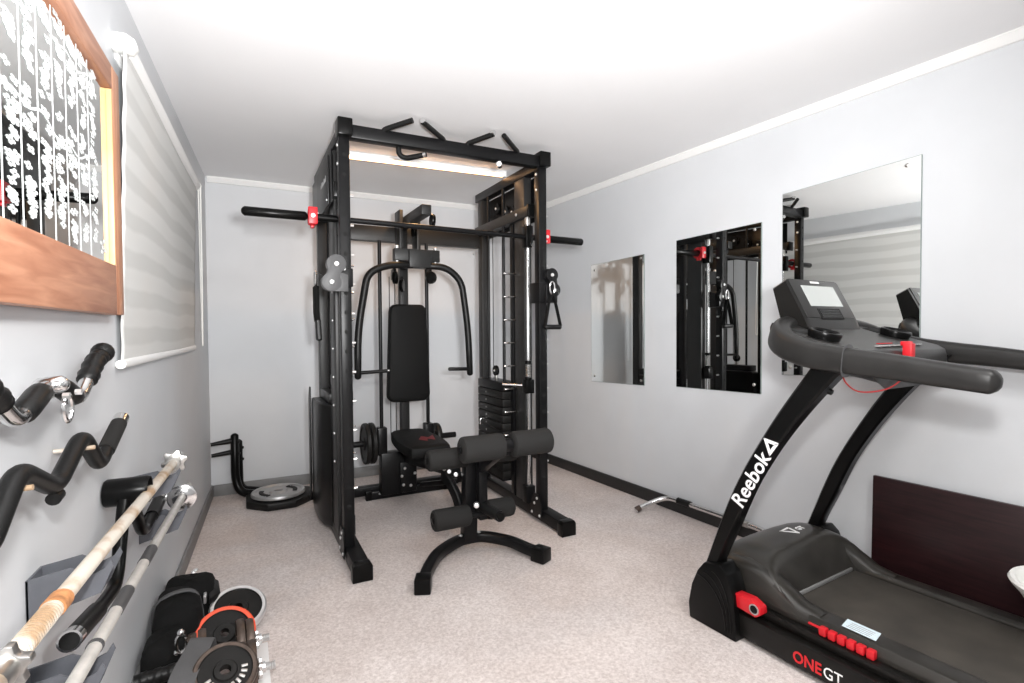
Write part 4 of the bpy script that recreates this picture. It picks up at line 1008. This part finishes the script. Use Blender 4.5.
bk.box(-.150, -.140, 2.27, 2.31, .12, .15, .003); bk.build('buckle', M['zinc'], vs_)

def plate(x, y, z, ax, R, th, label, mdisc, mrim=None, bore=.015, group='plates in the heap by the wall', raised=False):
    ax = Vector(ax).normalized()
    t = thing('weight_plate', label, 'weight plate', (x, y, z), group)
    b = MB(); b.lathe([(bore, -th*.5), (R*.34, -th*.5), (R*.38, -th*.3), (R*.80, -th*.3), (R*.84, -th*.42), (R*.84, th*.42), (R*.80, th*.3), (R*.38, th*.3), (R*.34, th*.5), (bore, th*.5)], (x, y, z), ax, 40, closed=True)
    b.build('disc', M[mdisc], t)
    b = MB(); b.lathe([(R*.84, -th*.5), (R*.95, -th*.52), (R, -th*.35), (R*1.01, 0), (R, th*.35), (R*.95, th*.52), (R*.84, th*.5)], (x, y, z), ax, 40, closed=True)
    b.build('rim', M[mrim or mdisc], t)
    if raised:
        tt = Vector((0, 0, 1)) if abs(ax.z) < .9 else Vector((0, 1, 0))
        ex_ = ax.cross(tt).normalized(); ey = ax.cross(ex_)
        l_ = MB()
        for k in range(10):
            a = .3+k*.30
            c = Vector((x, y, z))+ex_*(R*.58*math.cos(a))+ey*(R*.58*math.sin(a))+ax*th*.32
            l_.beam(c-(ex_*math.cos(a)+ey*math.sin(a))*R*.10, c+(ex_*math.cos(a)+ey*math.sin(a))*R*.10, .008, .006, .001, up=tuple(ax))
        l_.build('raised_lettering', M['nickel'], t)
    return t
# two loaded dumbbells, axes across the room
def dumbbell(x0, x1, y, z, R, label, ang=0.0, plates=(), group='dumbbells in the heap by the wall'):
    d = Vector((math.cos(ang), math.sin(ang), 0)); c = Vector(((x0+x1)/2, y, z)); L = (x1-x0)/2
    t = thing('dumbbell', label, 'dumbbell', (c.x, c.y, 0), group)
    MB().tube([c-d*L*.55, c+d*L*.55], .0135, seg=16).build('handle', M['bronze'], t)
    for s_ in (-1, 1):
        b = MB(); pts = []; rd = []
        for k in range(21): pts.append(c+d*s_*(L*.55+(L*.45)*k/20)); rd.append(.0125 if k % 2 else .0108)
        b.tube(pts, rd, seg=14); b.build('threaded_end', M['zinc'], t, ang=20)
        for off, RR, th in plates:
            q = c+d*s_*off
            b = MB(); b.lathe([(.013, -th*.4), (RR*.36, -th*.5), (RR*.40, -th*.3), (RR*.80, -th*.3), (RR*.86, -th*.5), (RR*.96, -th*.5), (RR, -th*.2), (RR, th*.2), (RR*.96, th*.5), (RR*.86, th*.5), (RR*.80, th*.3), (RR*.40, th*.3), (RR*.36, th*.5), (.013, th*.4)], q, d, 40, closed=True)
            b.build('plate', M['bronze'], t)
        q = c+d*s_*(plates[-1][0]+plates[-1][2]*.6)
        b = MB(); star(b, q, d*s_, .030, .013, 6); b.tube([q+d*s_*.012, q+d*s_*.022], .017, seg=14); b.build('star_nut', M['chrome'], t)
dumbbell(-.235, .074, 1.80, .092, .088, 'loaded dumbbell with chrome threaded ends, nearer of the two in the heap', .03, ((.058, .088, .026), (.088, .088, .026)))
dumbbell(-.225, .064, 1.985, .084, .08, 'loaded dumbbell lying beyond the embossed plate, next to the red rimmed plate', .06, ((.056, .080, .024), (.084, .074, .024)))
plate(-.062, 1.70, .170, (.12, -.50, .86), .085, .024, 'black embossed plate tilted face up on the dumbbells', 'iron', 'bronze', raised=True)
plate(-.075, 2.085, .082, (.05, -.58, .81), .098, .026, 'black plate with a bright orange-red rim leaning on the dumbbells', 'iron', 'orange')
plate(-.035, 2.275, .070, (.1, -.45, .88), .100, .034, 'dark plate with a chrome rim leaning at the far end of the heap', 'iron', 'zinc')
# grey strap over the heap
gs_ = MB(); gs_.tube(catmull([(-.20, 1.50, .03), (-.185, 1.58, .13), (-.165, 1.68, .190), (-.140, 1.80, .196), (-.125, 1.885, .188), (-.125, 1.905, .11)], 6), .0025, .034, seg=10, up=(1, 0, 0), ex=5)
tag(gs_.build('webbing_strap', M['strap']), 'wide dark grey webbing strap draped over the heap of dumbbells', 'strap')
# ribbed rubber dumbbell grip at the bottom edge
hg = thing('grip_handle', 'short black ribbed rubber handle bar at the heap edge, touching the wall side', 'gym handle', (-.2, 1.70, .03))
pts = []; rd = []
for k in range(41): pts.append((-.305+k*.0035, 1.87+k*.0004, .11)); rd.append(.0215+(.002 if (k//5) % 2 else 0))
MB().tube(pts, rd, seg=18).build('grip', M['rubber'], hg)
MB().tube([(-.165, 1.886, .11), (-.145, 1.888, .11)], .012, seg=14).build('bar_end', M['nickel'], hg)
# chrome snap hook
sh_ = MB(); sh_.tube([(-.190+.014*math.cos(t*2*pi/16), 1.93, .165+.028*math.sin(t*2*pi/16)) for t in range(17)], .005, seg=8, up=(0, 1, 0), caps=False)
sh_.ball((-.190, 1.93, .200), .011); sh_.ball((-.203, 1.935, .137), .009)
tag(sh_.build('snap_hook', M['chrome']), 'small chrome snap hook lying between the vest and grey strap', 'snap hook')
pp = MB(); pp.box(-.02, .062, 1.78, 2.11, .0005, .004, .001)
tag(pp.build('paper_sheet', M['paper']), 'white sheet of paper on the carpet under the dumbbells', 'paper')

# ------------------------------------------------------------------ camera
F, YAW, PIT, ROL = 524.87, .4738, .0244, .0070
fw = Vector((math.sin(YAW)*math.cos(PIT), math.cos(YAW)*math.cos(PIT), -math.sin(PIT)))
r0 = Vector((math.cos(YAW), -math.sin(YAW), 0)); d0 = fw.cross(r0)
Rr = r0*math.cos(ROL)+d0*math.sin(ROL); Dd = -r0*math.sin(ROL)+d0*math.cos(ROL)
cd = bpy.data.cameras.new('camera'); cam = bpy.data.objects.new('camera', cd); COL.objects.link(cam)
cd.sensor_width = 36; cd.lens = 36*F/1024; cd.clip_start = .02
mw = Matrix.Identity(4)
for i in range(3):
    mw[i][0] = Rr[i]; mw[i][1] = -Dd[i]; mw[i][2] = -fw[i]
mw[0][3], mw[1][3], mw[2][3] = 0, 0, 1.15
cam.matrix_world = mw; scene.camera = cam

# ------------------------------------------------------------------ light
def aim(o, loc, tgt):
    o.location = loc; o.rotation_euler = (Vector(tgt)-Vector(loc)).to_track_quat('-Z', 'Y').to_euler()
def area(name, loc, tgt, size, power, col=(1, 1, 1), shape='DISK'):
    l = bpy.data.lights.new(name, 'AREA'); l.energy = power; l.size = size; l.shape = shape; l.color = col
    o = bpy.data.objects.new(name, l); COL.objects.link(o); aim(o, loc, tgt); return o
def spot(name, loc, tgt, power, ang, col=(1, 1, 1), size=.05, blend=.8):
    l = bpy.data.lights.new(name, 'SPOT'); l.energy = power; l.spot_size = math.radians(ang); l.spot_blend = blend; l.shadow_soft_size = size; l.color = col
    o = bpy.data.objects.new(name, l); COL.objects.link(o); aim(o, loc, tgt); return o
spot('flash', (.0, -.02, 1.42), (1.05, 2.6, .95), 128, 150, (1, .99, .975), .05, .6)
spot('bounce_flash', (.15, -.15, 1.25), (.95, 2.0, 2.2), 440, 105, (1, 1, 1), .08, 1.0)
area('added_fill', (1.05, -.1, 2.17), (.85, .35, 0), .8, 52, (1, .99, .97))  # added out of view as soft fill for floor and near walls
area('batten_glow', (1.03, 3.20, HC-.045), (1.03, 3.2, 0), .06, 4.5, (1, .56, .24))
w = bpy.data.worlds.new('world'); scene.world = w; w.use_nodes = True
w.node_tree.nodes['Background'].inputs[0].default_value = (.5, .52, .55, 1); w.node_tree.nodes['Background'].inputs[1].default_value = .3
vs = scene.view_settings; vs.view_transform = 'Standard'; vs.look = 'None'; vs.gamma = 1; vs.use_curve_mapping = False; vs.exposure = -0.28
